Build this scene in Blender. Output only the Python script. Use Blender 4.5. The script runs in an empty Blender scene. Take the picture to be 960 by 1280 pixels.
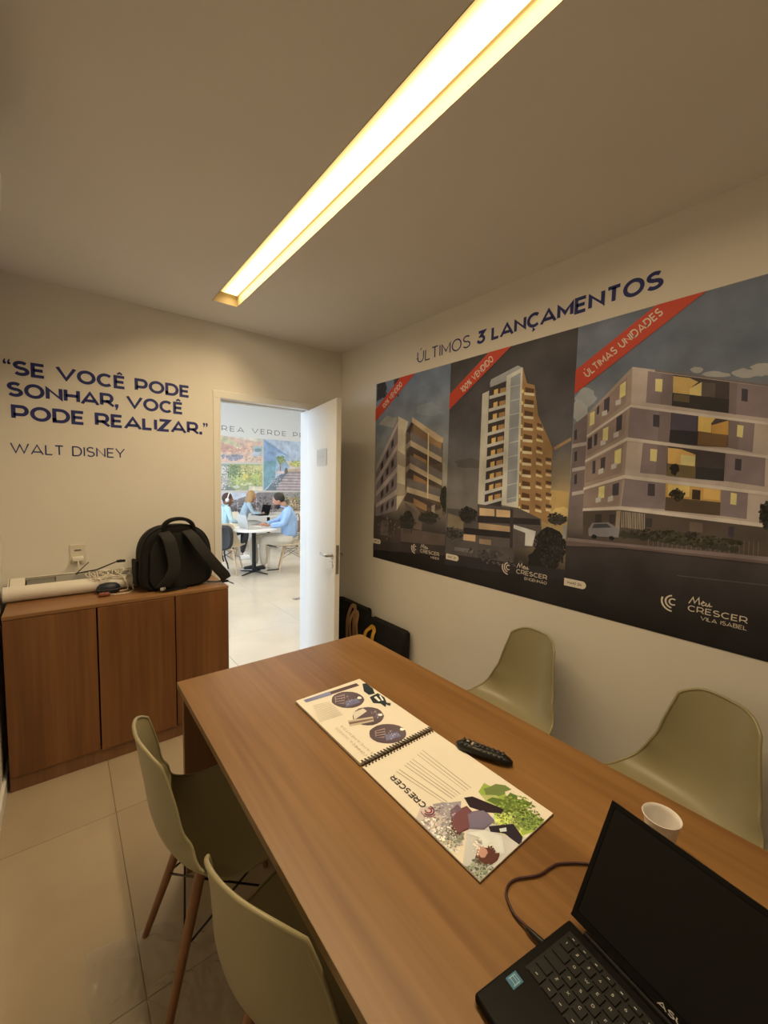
import bpy, bmesh, math, random
from mathutils import Vector, Matrix, geometry
S = bpy.context.scene
C = S.collection

# ------------------------------------------------------------------ camera, world, light, exposure
def cam():
    yaw, pitch, roll = math.radians(38.4213), math.radians(-4.4576), math.radians(1.2010)
    f = Vector((math.sin(yaw)*math.cos(pitch), math.cos(yaw)*math.cos(pitch), math.sin(pitch)))
    r = Vector((math.cos(yaw), -math.sin(yaw), 0)); u = r.cross(f)
    r2 = r*math.cos(roll)+u*math.sin(roll); u2 = -r*math.sin(roll)+u*math.cos(roll)
    M = Matrix((r2, u2, -f)).transposed().to_4x4(); M.translation = (0, 0, 1.55)
    c = bpy.data.cameras.new('camera'); c.sensor_fit = 'HORIZONTAL'; c.sensor_width = 36
    c.lens = 509.65/960*36; c.clip_start = .02; c.clip_end = 100
    o = bpy.data.objects.new('camera', c); C.objects.link(o); o.matrix_world = M; S.camera = o
cam()
S.view_settings.view_transform = 'Standard'; S.view_settings.look = 'None'
S.view_settings.exposure = 0.0; S.view_settings.gamma = 1; S.view_settings.use_curve_mapping = False
W = bpy.data.worlds.new('world'); S.world = W; W.use_nodes = True
W.node_tree.nodes['Background'].inputs[0].default_value = (.62, .78, 1, 1)
W.node_tree.nodes['Background'].inputs[1].default_value = 1.6
LED_COL, LED_POW = (1, .755, .445), 32.0      # warm LED strip in the ceiling slot
LOUNGE_COL, LOUNGE_POW = (1, .91, .76), 22  # unseen panels added to light the lounge
SKY_COL, SKY_POW = (.50, .72, 1), 300        # daylight through the lounge shopfront
def area(name, loc, rot, sx, sy, col, pw):
    l = bpy.data.lights.new(name, 'AREA'); l.shape = 'RECTANGLE'; l.size = sx; l.size_y = sy; l.color = col; l.energy = pw
    o = bpy.data.objects.new(name, l); C.objects.link(o); o.location = loc; o.rotation_euler = rot
def area_spread(name, sp): bpy.data.objects[name].data.spread = math.radians(sp)
area('led_tape', (.850, 1.24, 2.6625), (0, 0, 0), .052, 2.70, LED_COL, LED_POW); area_spread('led_tape', 150)
area('led_side_fill', (.7455, 1.24, 2.634), (0, -math.pi/2, 0), .042, 2.70, LED_COL, 6.5)  # added unseen fill inside the slot, brightens the upper right wall
area('daylight', (-3.25, 5.9, 1.6), (0, -math.pi/2, 0), 2.6, 4.0, SKY_COL, SKY_POW)

XR, YB, XL, YF, H = 1.892, 3.005, -.265, -1.7, 2.6
FX0, FX1, FY0, FY1, FH = -3.0, 8.0, 3.105, 9.6, 3.4   # lounge beyond the door

# ------------------------------------------------------------------ materials
def lin(c): return tuple(v/12.92 if v <= .04045 else ((v+.055)/1.055)**2.4 for v in c)
MATS = {}
def mat(name, col=(.8, .8, .8), rough=.5, metal=0, emit=None, es=0, alpha=1, trans=0, coat=0, noise=0, nscale=8, bump=0, bscale=60, sheen=0, spec=.5):
    if name in MATS: return MATS[name]
    m = bpy.data.materials.new(name); m.use_nodes = True; nt = m.node_tree; b = nt.nodes['Principled BSDF']
    b.inputs['Base Color'].default_value = (*col, 1); b.inputs['Roughness'].default_value = rough; b.inputs['Metallic'].default_value = metal
    b.inputs['Alpha'].default_value = alpha; b.inputs['Transmission Weight'].default_value = trans; b.inputs['Coat Weight'].default_value = coat
    b.inputs['Sheen Weight'].default_value = sheen; b.inputs['Specular IOR Level'].default_value = spec
    if emit: b.inputs['Emission Color'].default_value = (*emit, 1); b.inputs['Emission Strength'].default_value = es
    tc = nt.nodes.new('ShaderNodeTexCoord')
    if noise:
        n = nt.nodes.new('ShaderNodeTexNoise'); n.inputs['Scale'].default_value = nscale; n.inputs['Detail'].default_value = 6
        nt.links.new(tc.outputs['Object'], n.inputs['Vector'])
        r = nt.nodes.new('ShaderNodeValToRGB'); nt.links.new(n.outputs['Fac'], r.inputs[0])
        r.color_ramp.elements[0].position = .3; r.color_ramp.elements[1].position = .7
        r.color_ramp.elements[0].color = (*[c*(1-noise) for c in col], 1); r.color_ramp.elements[1].color = (*[min(1, c*(1+noise)) for c in col], 1)
        nt.links.new(r.outputs[0], b.inputs['Base Color'])
    if bump:
        n = nt.nodes.new('ShaderNodeTexNoise'); n.inputs['Scale'].default_value = bscale; n.inputs['Detail'].default_value = 3
        nt.links.new(tc.outputs['Object'], n.inputs['Vector'])
        q = nt.nodes.new('ShaderNodeBump'); q.inputs['Strength'].default_value = bump; q.inputs['Distance'].default_value = .002
        nt.links.new(n.outputs['Fac'], q.inputs['Height']); nt.links.new(q.outputs[0], b.inputs['Normal'])
    MATS[name] = m; return m
def wood(name, c0, c1, axis=1, scale=1, rough=.42):
    """laminate: long soft streaks along one axis"""
    m = bpy.data.materials.new(name); m.use_nodes = True; nt = m.node_tree; b = nt.nodes['Principled BSDF']; L = nt.links.new
    tc = nt.nodes.new('ShaderNodeTexCoord'); out = []
    for k, (st, sc, dt) in enumerate(((.07, 9, 4), (.03, 60, 5), (.35, 3, 2))):
        mp = nt.nodes.new('ShaderNodeMapping'); v = [1, 1, 1]; v[axis] = st; mp.inputs['Scale'].default_value = [x*scale for x in v]
        L(tc.outputs['Object'], mp.inputs[0]); n = nt.nodes.new('ShaderNodeTexNoise'); n.inputs['Scale'].default_value = sc; n.inputs['Detail'].default_value = dt
        n.inputs['Distortion'].default_value = .6 if k == 0 else .1; L(mp.outputs[0], n.inputs[0]); out.append(n.outputs['Fac'])
    a = nt.nodes.new('ShaderNodeMath'); a.operation = 'MULTIPLY_ADD'; L(out[0], a.inputs[0]); a.inputs[1].default_value = .55
    a2 = nt.nodes.new('ShaderNodeMath'); a2.operation = 'MULTIPLY'; L(out[1], a2.inputs[0]); a2.inputs[1].default_value = .3; L(a2.outputs[0], a.inputs[2])
    a3 = nt.nodes.new('ShaderNodeMath'); a3.operation = 'MULTIPLY_ADD'; L(out[2], a3.inputs[0]); a3.inputs[1].default_value = .2; L(a.outputs[0], a3.inputs[2])
    r = nt.nodes.new('ShaderNodeValToRGB'); L(a3.outputs[0], r.inputs[0]); e = r.color_ramp.elements
    e[0].position = .4; e[0].color = (*c0, 1); e[1].position = .66; e[1].color = (*c1, 1)
    L(r.outputs[0], b.inputs['Base Color']); b.inputs['Roughness'].default_value = rough
    q = nt.nodes.new('ShaderNodeBump'); q.inputs['Strength'].default_value = .12; q.inputs['Distance'].default_value = .001
    L(out[1], q.inputs['Height']); L(q.outputs[0], b.inputs['Normal']); MATS[name] = m; return m
def printmat(name, rough=.45):
    m = bpy.data.materials.new(name); m.use_nodes = True; nt = m.node_tree; b = nt.nodes['Principled BSDF']
    a = nt.nodes.new('ShaderNodeAttribute'); a.attribute_name = 'ink'; 
    tc = nt.nodes.new('ShaderNodeTexCoord'); n = nt.nodes.new('ShaderNodeTexNoise'); n.inputs['Scale'].default_value = 7; n.inputs['Detail'].default_value = 8; nt.links.new(tc.outputs['Object'], n.inputs[0])
    mr = nt.nodes.new('ShaderNodeMapRange'); mr.inputs[1].default_value = .3; mr.inputs[2].default_value = .7; mr.inputs[3].default_value = .74; mr.inputs[4].default_value = 1.16; nt.links.new(n.outputs['Fac'], mr.inputs[0])
    mx = nt.nodes.new('ShaderNodeMix'); mx.data_type = 'RGBA'; mx.blend_type = 'MULTIPLY'; mx.inputs[0].default_value = 1; nt.links.new(a.outputs['Color'], mx.inputs[6]); nt.links.new(mr.outputs[0], mx.inputs[7]); nt.links.new(mx.outputs[2], b.inputs['Base Color'])
    b.inputs['Roughness'].default_value = rough; b.inputs['Specular IOR Level'].default_value = .3; return m
M = dict(
 wall=mat('wall_paint', (.78, .76, .72), .75, bump=.15, bscale=180, noise=.02, nscale=3),
 ceil=mat('ceiling_paint', (.76, .74, .71), .85, bump=.1, bscale=120, noise=.02, nscale=2),
 slot=mat('slot_glow_tone', (.11, .078, .030), .8),
 white=mat('white_lacquer', (.82, .82, .80), .35), whitep=mat('white_plastic', (.82, .80, .76), .4),
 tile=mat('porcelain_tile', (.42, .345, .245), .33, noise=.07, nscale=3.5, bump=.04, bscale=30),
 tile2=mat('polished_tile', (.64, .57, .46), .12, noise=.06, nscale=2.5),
 grout=mat('grout', (.20, .165, .12), .9),
 table=wood('table_laminate', (.158, .074, .022), (.262, .138, .046), 1, 1, .38),
 tableleg=wood('table_leg_laminate', (.17, .08, .036), (.25, .13, .065), 2, 1, .45),
 edge=mat('edge_band', (.22, .14, .065), .5, noise=.1, nscale=30),
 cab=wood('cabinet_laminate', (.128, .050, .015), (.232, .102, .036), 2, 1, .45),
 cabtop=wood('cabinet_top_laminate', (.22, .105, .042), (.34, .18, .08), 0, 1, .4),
 dark=mat('dark_gap', (.02, .015, .012), .8),
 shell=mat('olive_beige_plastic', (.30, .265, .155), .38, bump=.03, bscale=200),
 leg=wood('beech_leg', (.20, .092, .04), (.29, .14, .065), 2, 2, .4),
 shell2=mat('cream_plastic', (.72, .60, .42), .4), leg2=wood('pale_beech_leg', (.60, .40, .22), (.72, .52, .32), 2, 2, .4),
 wire=mat('black_wire', (.012, .012, .012), .4, metal=.5), steel=mat('brushed_steel', (.5, .48, .45), .28, metal=1),
 blackp=mat('black_plastic', (.006, .006, .006), .42, spec=.35, noise=.1, nscale=40), blackm=mat('laptop_case', (.003, .0028, .0028), .55, spec=.14, bump=.05, bscale=500),
 screen=mat('screen_glass', (.003, .003, .003), .35, spec=.2), key=mat('keycap', (.003, .003, .003), .5, spec=.3),
 nylon=mat('black_nylon', (.007, .007, .0075), .8, spec=.3, bump=.4, bscale=300, noise=.3, nscale=20), webbing=mat('grey_webbing', (.022, .021, .021), .8, spec=.3, bump=.5, bscale=400),
 mesh=mat('black_padding', (.005, .005, .005), .9, bump=.5, bscale=150),
 navy=mat('navy_vinyl', (.018, .030, .19), .6), grey=mat('grey_vinyl', (.12, .12, .13), .6), paperwhite=mat('paper_white', (.74, .71, .66), .6),
 paper=mat('paper', (.80, .77, .70), .35, noise=.015, nscale=12), cover=mat('dark_red_board', (.05, .015, .02), .4), wirebind=mat('binding_wire', (.05, .045, .04), .35, metal=.9),
 inkgrey=mat('grey_ink', (.33, .28, .22), .7), inkwhite=mat('white_ink', (.80, .76, .70), .6), inkred=mat('red_ribbon', (.62, .060, .030), .5),
 maroon=mat('maroon_cable', (.035, .008, .012), .45), cable=mat('white_cable', (.70, .66, .58), .45),
 pvc=mat('white_tube_card', (.80, .77, .72), .5), greyp=mat('grey_plastic', (.20, .20, .19), .5), casen=mat('navy_case', (.010, .018, .035), .5, bump=.2),
 brown=mat('brown_leather', (.20, .055, .03), .5), yellow=mat('yellow_strap', (.55, .30, .035), .6), tan=mat('tan_strap', (.34, .20, .10), .6),
 sticker=mat('blue_sticker', (.05, .17, .30), .35), silver=mat('silver_plastic', (.5, .5, .48), .4),
 cup=mat('cup_plastic', (.85, .82, .80), .35, trans=.15), film=mat('clear_film', (.6, .57, .53), .25, alpha=.20, spec=.7),
 led=mat('led_glow_diffuser', (1, .9, .7), .5, emit=LED_COL, es=9), panel=mat('panel_diffuser', (1, 1, 1), .5, emit=LOUNGE_COL, es=LOUNGE_POW),
 glass=mat('window_glass', (1, 1, 1), .02, alpha=.12, spec=.5), alu=mat('white_aluminium', (.7, .7, .7), .4),
 ttop=mat('white_tabletop', (.85, .84, .82), .3), skin=mat('tan_skin', (.50, .25, .155), .55), skin2=mat('fair_skin', (.62, .36, .26), .55), skin3=mat('brown_skin', (.25, .12, .075), .55),
 hair=mat('black_hair', (.02, .014, .010), .6, bump=.6, bscale=120), blonde=mat('blonde_hair', (.46, .28, .12), .55, bump=.6, bscale=90), hair3=mat('dark_brown_hair', (.06, .025, .015), .6, bump=.6, bscale=90),
 shirt=mat('light_blue_shirt', (.34, .52, .82), .8, noise=.08, nscale=12, bump=.4, bscale=40), shirt2=mat('pale_denim', (.46, .60, .72), .8, noise=.12, nscale=18), shirt3=mat('sky_blue_top', (.50, .72, .82), .8, noise=.05),
 chino=mat('cream_chinos', (.66, .60, .50), .85, noise=.06, nscale=10, bump=.4, bscale=30), jeans=mat('light_grey_trousers', (.62, .64, .66), .85, noise=.06, nscale=10), blacktr=mat('black_trousers', (.02, .02, .022), .85, noise=.1),
 shoe=mat('black_sneaker', (.015, .015, .015), .5), sole=mat('white_sole', (.8, .8, .78), .5), shoew=mat('white_sneaker', (.8, .79, .76), .5), headband=mat('white_headphones', (.8, .76, .76), .4),
)
M['print'] = printmat('printed_vinyl', .6); M['printb'] = printmat('printed_paper', .35)

def diffuser():
    m = M['led']; nt = m.node_tree; b = nt.nodes['Principled BSDF']; tc = nt.nodes.new('ShaderNodeTexCoord'); sx = nt.nodes.new('ShaderNodeSeparateXYZ'); nt.links.new(tc.outputs['Object'], sx.inputs[0])
    mr = nt.nodes.new('ShaderNodeMapRange'); mr.interpolation_type = 'SMOOTHSTEP'; mr.inputs[1].default_value = -.030; mr.inputs[2].default_value = .022; mr.inputs[3].default_value = .5; mr.inputs[4].default_value = 6  # emission ramp paints the yellow glow beside the bright LED band
    nt.links.new(sx.outputs[0], mr.inputs[0]); nt.links.new(mr.outputs[0], b.inputs['Emission Strength']); b.inputs['Emission Color'].default_value = (1, .72, .26, 1); b.inputs['Base Color'].default_value = (.10, .08, .035, 1)
diffuser()

# ------------------------------------------------------------------ mesh helpers
def box(bm, lo, hi, bev=0, mtx=None, seg=2):
    lo, hi = Vector(lo), Vector(hi)
    r = bmesh.ops.create_cube(bm, size=1); vs = r['verts']
    for v in vs: v.co = Vector([(lo[i]+hi[i])/2+v.co[i]*(hi[i]-lo[i]) for i in range(3)])
    if bev:
        es = list({e for v in vs for e in v.link_edges})
        r = bmesh.ops.bevel(bm, geom=es, offset=bev, segments=seg, affect='EDGES', profile=.5); vs = list({v for f in r['faces'] for v in f.verts} | {v for v in vs if v.is_valid})
    if mtx:
        for v in vs: v.co = mtx @ v.co
    return vs
def frames(pts):
    P = [Vector(p) for p in pts]; T = []
    for i in range(len(P)):
        d = (P[min(i+1, len(P)-1)]-P[max(i-1, 0)]); T.append(d.normalized() if d.length > 1e-9 else Vector((0, 0, 1)))
    up = Vector((0, 0, 1)) if abs(T[0].z) < .9 else Vector((1, 0, 0)); N = [T[0].cross(up).normalized()]
    for i in range(1, len(P)):
        n = N[-1]-T[i]*N[-1].dot(T[i]); N.append(n.normalized() if n.length > 1e-6 else N[-1])
    return P, T, N
def tube(bm, pts, r, n=8, caps=True, flat=1.0):
    P, T, N = frames(pts); R = r if isinstance(r, (list, tuple)) else [r]*len(P); rings = []
    for p, t, nn, rr in zip(P, T, N, R):
        b = t.cross(nn); rings.append([bm.verts.new(p+nn*rr*math.cos(2*math.pi*k/n)+b*rr*flat*math.sin(2*math.pi*k/n)) for k in range(n)])
    for a, c in zip(rings, rings[1:]):
        for k in range(n): bm.faces.new((a[k], a[(k+1) % n], c[(k+1) % n], c[k]))
    if caps: bm.faces.new(rings[0][::-1]); bm.faces.new(rings[-1])
def ribbon(bm, pts, w, th, side=(1, 0, 0)):
    """strap: rectangular section swept along pts, 'side' = across-width direction"""
    P, T, N = frames(pts); rings = []; W_ = w if isinstance(w, (list, tuple)) else [w]*len(P)
    for p, t, ww in zip(P, T, W_):
        s = Vector(side); s = (s-t*s.dot(t)).normalized(); nn = t.cross(s)
        rings.append([bm.verts.new(p+s*a*ww/2+nn*b*th/2) for a, b in ((-1, -.6), (-.85, -1), (.85, -1), (1, -.6), (1, .6), (.85, 1), (-.85, 1), (-1, .6))])
    for a, c in zip(rings, rings[1:]):
        for k in range(8): bm.faces.new((a[k], a[(k+1) % 8], c[(k+1) % 8], c[k]))
    bm.faces.new(rings[0][::-1]); bm.faces.new(rings[-1])
def lathe(bm, prof, n=32, o=(0, 0, 0)):
    rings = []
    for r, z in prof:
        rings.append([bm.verts.new((o[0]+r*math.cos(2*math.pi*k/n), o[1]+r*math.sin(2*math.pi*k/n), o[2]+z)) for k in range(n)] if r > 1e-6 else [bm.verts.new((o[0], o[1], o[2]+z))])
    for a, b in zip(rings, rings[1:]):
        for k in range(n):
            k2 = (k+1) % n
            if len(a) == 1 and len(b) == 1: continue
            if len(a) == 1: bm.faces.new((a[0], b[k2], b[k]))
            elif len(b) == 1: bm.faces.new((a[k], a[k2], b[0]))
            else: bm.faces.new((a[k], a[k2], b[k2], b[k]))
def prism(bm, pts, fn, th):
    """2D outline -> fn(s,t,depth) solid"""
    a = [bm.verts.new(fn(s, t, 0)) for s, t in pts]; b = [bm.verts.new(fn(s, t, th)) for s, t in pts]; n = len(pts)
    bm.faces.new(a[::-1]); bm.faces.new(b)
    for k in range(n): bm.faces.new((a[k], a[(k+1) % n], b[(k+1) % n], b[k]))
def spline(pts, n=8):
    P = [Vector(p) for p in pts]; P = [2*P[0]-P[1]]+P+[2*P[-1]-P[-2]]; out = []
    for i in range(1, len(P)-2):
        for k in range(n):
            t = k/n; a, b, c, d = P[i-1:i+3]
            out.append(.5*((2*b)+(c-a)*t+(2*a-5*b+4*c-d)*t*t+(-a+3*b-3*c+d)*t**3))
    return out+[P[-2]]
def obj(name, bm, m=None, parent=None, smooth=30, recalc=True):
    if recalc: bmesh.ops.recalc_face_normals(bm, faces=bm.faces)
    me = bpy.data.meshes.new(name); bm.to_mesh(me); bm.free()
    return link(name, me, m, parent, smooth)
def link(name, me, m=None, parent=None, smooth=30):
    if m: me.materials.append(m)
    if smooth and me.polygons:
        me.polygons.foreach_set('use_smooth', [True]*len(me.polygons)); me.set_sharp_from_angle(angle=math.radians(smooth))
    o = bpy.data.objects.new(name, me); C.objects.link(o); o.parent = parent; return o
def B(): return bmesh.new()
def thing(name, label, cat, loc=(0, 0, 0), rz=0, group=None):
    o = bpy.data.objects.new(name, None); C.objects.link(o); o.location = loc; o.rotation_euler = (0, 0, rz); o.empty_display_size = .1
    o['label'] = label; o['category'] = cat
    if group: o['group'] = group
    return o
def tag(o, label, cat, group=None):
    o['label'] = label; o['category'] = cat
    if group: o['group'] = group
    return o
def struct(name, bm, m, parent=None, smooth=0):
    o = obj(name, bm, m, parent, smooth)
    if parent is None: o['kind'] = 'structure'
    return o
def dup(root, loc, rz, label=None):
    r = root.copy(); C.objects.link(r); r.location = loc; r.rotation_euler = (0, 0, rz)
    if label: r['label'] = label
    for ch in list(root.children):
        c = ch.copy(); C.objects.link(c); c.parent = r
        for g in ch.children:
            d = g.copy(); C.objects.link(d); d.parent = c
    return r

# ------------------------------------------------------------------ stroke lettering
def arc(cx, cy, rx, ry, a0, a1, n=12): return [(cx+rx*math.cos(math.radians(a0+(a1-a0)*k/n)), cy+ry*math.sin(math.radians(a0+(a1-a0)*k/n))) for k in range(n+1)]
Sg = arc(.5, .76, .46, .24, 35, 250, 12)[:-1]+arc(.5, .255, .5, .255, 95, -150, 14)
G = {'A': (1.0, [[(0, 0), (.5, 1), (1, 0)], [(.16, .22), (.84, .22)]]),
 'B': (.78, [[(0, 0), (0, 1), (.52, 1)]+arc(.6, .76, .34, .24, 90, -90)+[(0, .52)], [(.55, .52)]+arc(.64, .26, .36, .26, 90, -90)+[(0, 0)]]),
 'C': (.86, [arc(.56, .5, .56, .5, 46, 314, 20)]), 'D': (.86, [[(0, 0), (0, 1), (.42, 1)]+arc(.45, .5, .55, .5, 90, -90, 14)+[(0, 0), (0, .3)]]),
 'E': (.66, [[(1, 0), (0, 0), (0, 1), (1, 1)], [(0, .51), (.9, .51)]]), 'F': (.62, [[(0, 0), (0, 1), (1, 1)], [(0, .48), (.9, .48)]]),
 'G': (.9, [arc(.54, .5, .54, .5, 46, 325, 20)+[(.98, .5)]]), 'H': (.84, [[(0, 0), (0, 1)], [(1, 0), (1, 1)], [(0, .5), (1, .5)]]), 'I': (0, [[(0, 0), (0, 1)]]),
 'L': (.6, [[(0, 1), (0, 0), (1, 0)]]), 'M': (.98, [[(0, 0), (0, 1), (.5, .25), (1, 1), (1, 0)]]), 'N': (.84, [[(0, 0), (0, 1), (1, 0), (1, 1)]]),
 'O': (1.0, [arc(.5, .5, .5, .5, 0, 360, 28)]), 'P': (.76, [[(0, 0), (0, 1), (.5, 1)]+arc(.62, .66, .38, .34, 90, -90)+[(0, .32)]]),
 'R': (.78, [[(0, 0), (0, 1), (.5, 1)]+arc(.6, .67, .36, .33, 90, -90)+[(0, .34)], [(.55, .34), (1, 0)]]), 'S': (.72, [Sg]),
 'T': (.76, [[(0, 1), (1, 1)], [(.5, 1), (.5, 0)]]), 'U': (.82, [[(0, 1), (0, .42)]+arc(.5, .42, .5, .42, 180, 360, 14)+[(1, 1)]]), 'V': (.98, [[(0, 1), (.5, 0), (1, 1)]]),
 'W': (1.5, [[(0, 1), (.26, 0), (.5, .95), (.74, 0), (1, 1)]]), 'X': (.84, [[(0, 0), (1, 1)], [(0, 1), (1, 0)]]), 'Y': (.86, [[(0, 1), (.5, .42), (1, 1)], [(.5, .42), (.5, 0)]]), 'Z': (.74, [[(0, 1), (1, 1), (0, 0), (1, 0)]]),
 '0': (.7, [arc(.5, .5, .5, .5, 0, 360, 24)]), '1': (.3, [[(0, 1), (1, 1), (1, 0)]]), '2': (.66, [arc(.48, .7, .46, .3, 160, -20, 10)+[(0, 0), (1, 0)]]), '3': (.64, [[(.05, 1), (.95, 1), (.45, .6)]+arc(.45, .3, .53, .3, 80, -145, 12)]),
 '4': (.72, [[(.6, 1), (0, .26), (1, .26)], [(.74, .5), (.74, 0)]]), '9': (.66, [arc(.47, .68, .45, .32, 0, 360, 16), [(.92, .68), (.9, .4)]+arc(.4, .4, .5, .4, 0, -100, 8)]),
 '%': (.95, [[(.1, 0), (.9, 1)], arc(.18, .78, .17, .2, 0, 360, 12), arc(.82, .22, .17, .2, 0, 360, 12)]), '-': (.4, [[(0, .42), (1, .42)]]),
 '5': (.64, [[(.95, 1), (.15, 1), (.08, .57)]+arc(.45, .3, .53, .3, 95, -150, 12)]), '6': (.68, [arc(.5, .32, .5, .32, 0, 360, 16), [(.02, .36)]+arc(.55, .45, .53, .55, 190, 70, 8)]), '7': (.62, [[(0, 1), (1, 1), (.35, 0)]]), '8': (.68, [arc(.5, .76, .42, .24, 0, 360, 14), arc(.5, .26, .5, .26, 0, 360, 16)])}
for a, b in (('K', [[(0, 0), (0, 1)], [(0, .35), (1, 1)], [(.35, .58), (1, 0)]]), ('Q', [arc(.5, .5, .5, .5, 0, 360, 20), [(.6, .2), (1, -.05)]]), ('J', [[(.9, 1), (.9, .4)]+arc(.45, .35, .45, .35, 0, -150, 8)])): G[a] = (.8, b)
ACC = {'Ê': ('E', '^'), 'Ç': ('C', ','), 'Ú': ('U', "'"), 'Ã': ('A', '~'), 'Á': ('A', "'")}
def strokes_to_faces(st, th, clamp):
    """polyline -> quads with mitred joints"""
    P = [Vector(p) for p in st]; n = len(P); closed = (P[0]-P[-1]).length < 1e-6 and n > 3; L = []; R = []
    if closed: P = P[:-1]; n -= 1
    if not closed and clamp:
        for i, j in ((0, 1), (-1, -2)):
            d = (P[i]-P[j]).normalized()
            if abs(d.x) > .15 and abs(d.y) > .4: P[i] = P[i]+d*th*.45
    for i in range(n):
        a = P[i]-P[i-1] if (i > 0 or closed) else P[1]-P[0]; b = P[(i+1) % n]-P[i] if (i < n-1 or closed) else a
        a, b = a.normalized(), b.normalized(); na, nb = Vector((-a.y, a.x)), Vector((-b.y, b.x)); m = na+nb
        m = m.normalized() if m.length > 1e-3 else na; k = th/2/max(.33, m.dot(na)); L.append(P[i]+m*k); R.append(P[i]-m*k)
    L, R = [Vector((p.x, q.y+(p.y-q.y)*.84)) for p, q in zip(L, P)], [Vector((p.x, q.y+(p.y-q.y)*.84)) for p, q in zip(R, P)]
    if clamp:
        for V in L+R: V.y = min(clamp, max(0, V.y))
    return [(L[i], L[(i+1) % n], R[(i+1) % n], R[i]) for i in range(n if closed else n-1)]
def glyph(ch, th, h=1.0, wx=1.0):
    """faces of one letter in cap-height units, and its advance"""
    if ch == ' ': return [], .50*wx
    if ch in '“”"':
        F = []
        for dx in (0, .24):
            if ch == '“': q = [(dx+.1, 1.02), (dx+.16, 1.02), (dx+.13, .86), (dx+.2, .78), (dx+.17, .68), (dx+.06, .66), (dx, .74), (dx+.01, .86)]
            else: q = [(dx+.1, .66), (dx+.04, .66), (dx+.07, .82), (dx, .90), (dx+.03, 1.0), (dx+.14, 1.02), (dx+.2, .94), (dx+.19, .82)]
            F.append([Vector(p) for p in q])
        return F, .46
    if ch == '.': return [[Vector((.0, 0)), Vector((th, 0)), Vector((th, th)), Vector((0, th))]], th
    if ch == ',': return [[Vector(p) for p in ((0, th), (th, th), (th, th*.3), (th*.55, -th*.75), (th*.1, -th*.75), (th*.35, 0), (0, 0))]], th
    base, ac = ACC.get(ch, (ch, None)); w, sts = G[base]; w *= wx; F = []
    for st in sts:
        F += strokes_to_faces([(th/2+x*w, th*.42+y*(1-th*.84)) for x, y in st], th, 1.0 if base not in 'CGOSQ' else 0)
    W_ = w+th; c = W_/2
    if ac == '^': F += strokes_to_faces([(c-.17, 1.08), (c, 1.2), (c+.17, 1.08)], th*.62, 0)
    if ac == "'": F += strokes_to_faces([(c-.04, 1.08), (c+.09, 1.26)], th*.75, 0)
    if ac == '~': F += strokes_to_faces([(c-.2, 1.1), (c-.08, 1.18), (c+.08, 1.1), (c+.2, 1.18)], th*.6, 0)
    if ac == ',': F += strokes_to_faces([(c, 0), (c+.03, -.1), (c+.1, -.16), (c-.06, -.24)], th*.5, 0)
    return F, W_
def text_faces(txt, fn, width, cap, th=.14, gap=.12, wx=1.0, fit=True):
    """letters laid along s from 0..width; fn(s,t)->3D. returns list of per-letter face lists"""
    x = 0; items = []
    for ch in txt:
        F, adv = glyph(ch, th, 1, wx); items.append((x, F)); x += adv+gap
    tot = (x-gap)*cap; k = width/tot if fit else 1
    return [[[fn((ox+p.x)*cap*k, p.y*cap) for p in f] for f in F] for ox, F in items if F]
def faces_obj(name, faces, m, parent):
    bm = B()
    for f in faces:
        try: bm.faces.new([bm.verts.new(p) for p in f])
        except ValueError: pass
    return obj(name, bm, m, parent, 0, False)
def lettering(name, txt, fn, width, cap, m, parent, th=.14, gap=.12, wx=1.0, split=False):
    L = text_faces(txt, fn, width, cap, th, gap, wx)
    if split:
        for l in L: faces_obj('letter', l, m, parent)
    else: return faces_obj(name, [f for l in L for f in l], m, parent)
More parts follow.
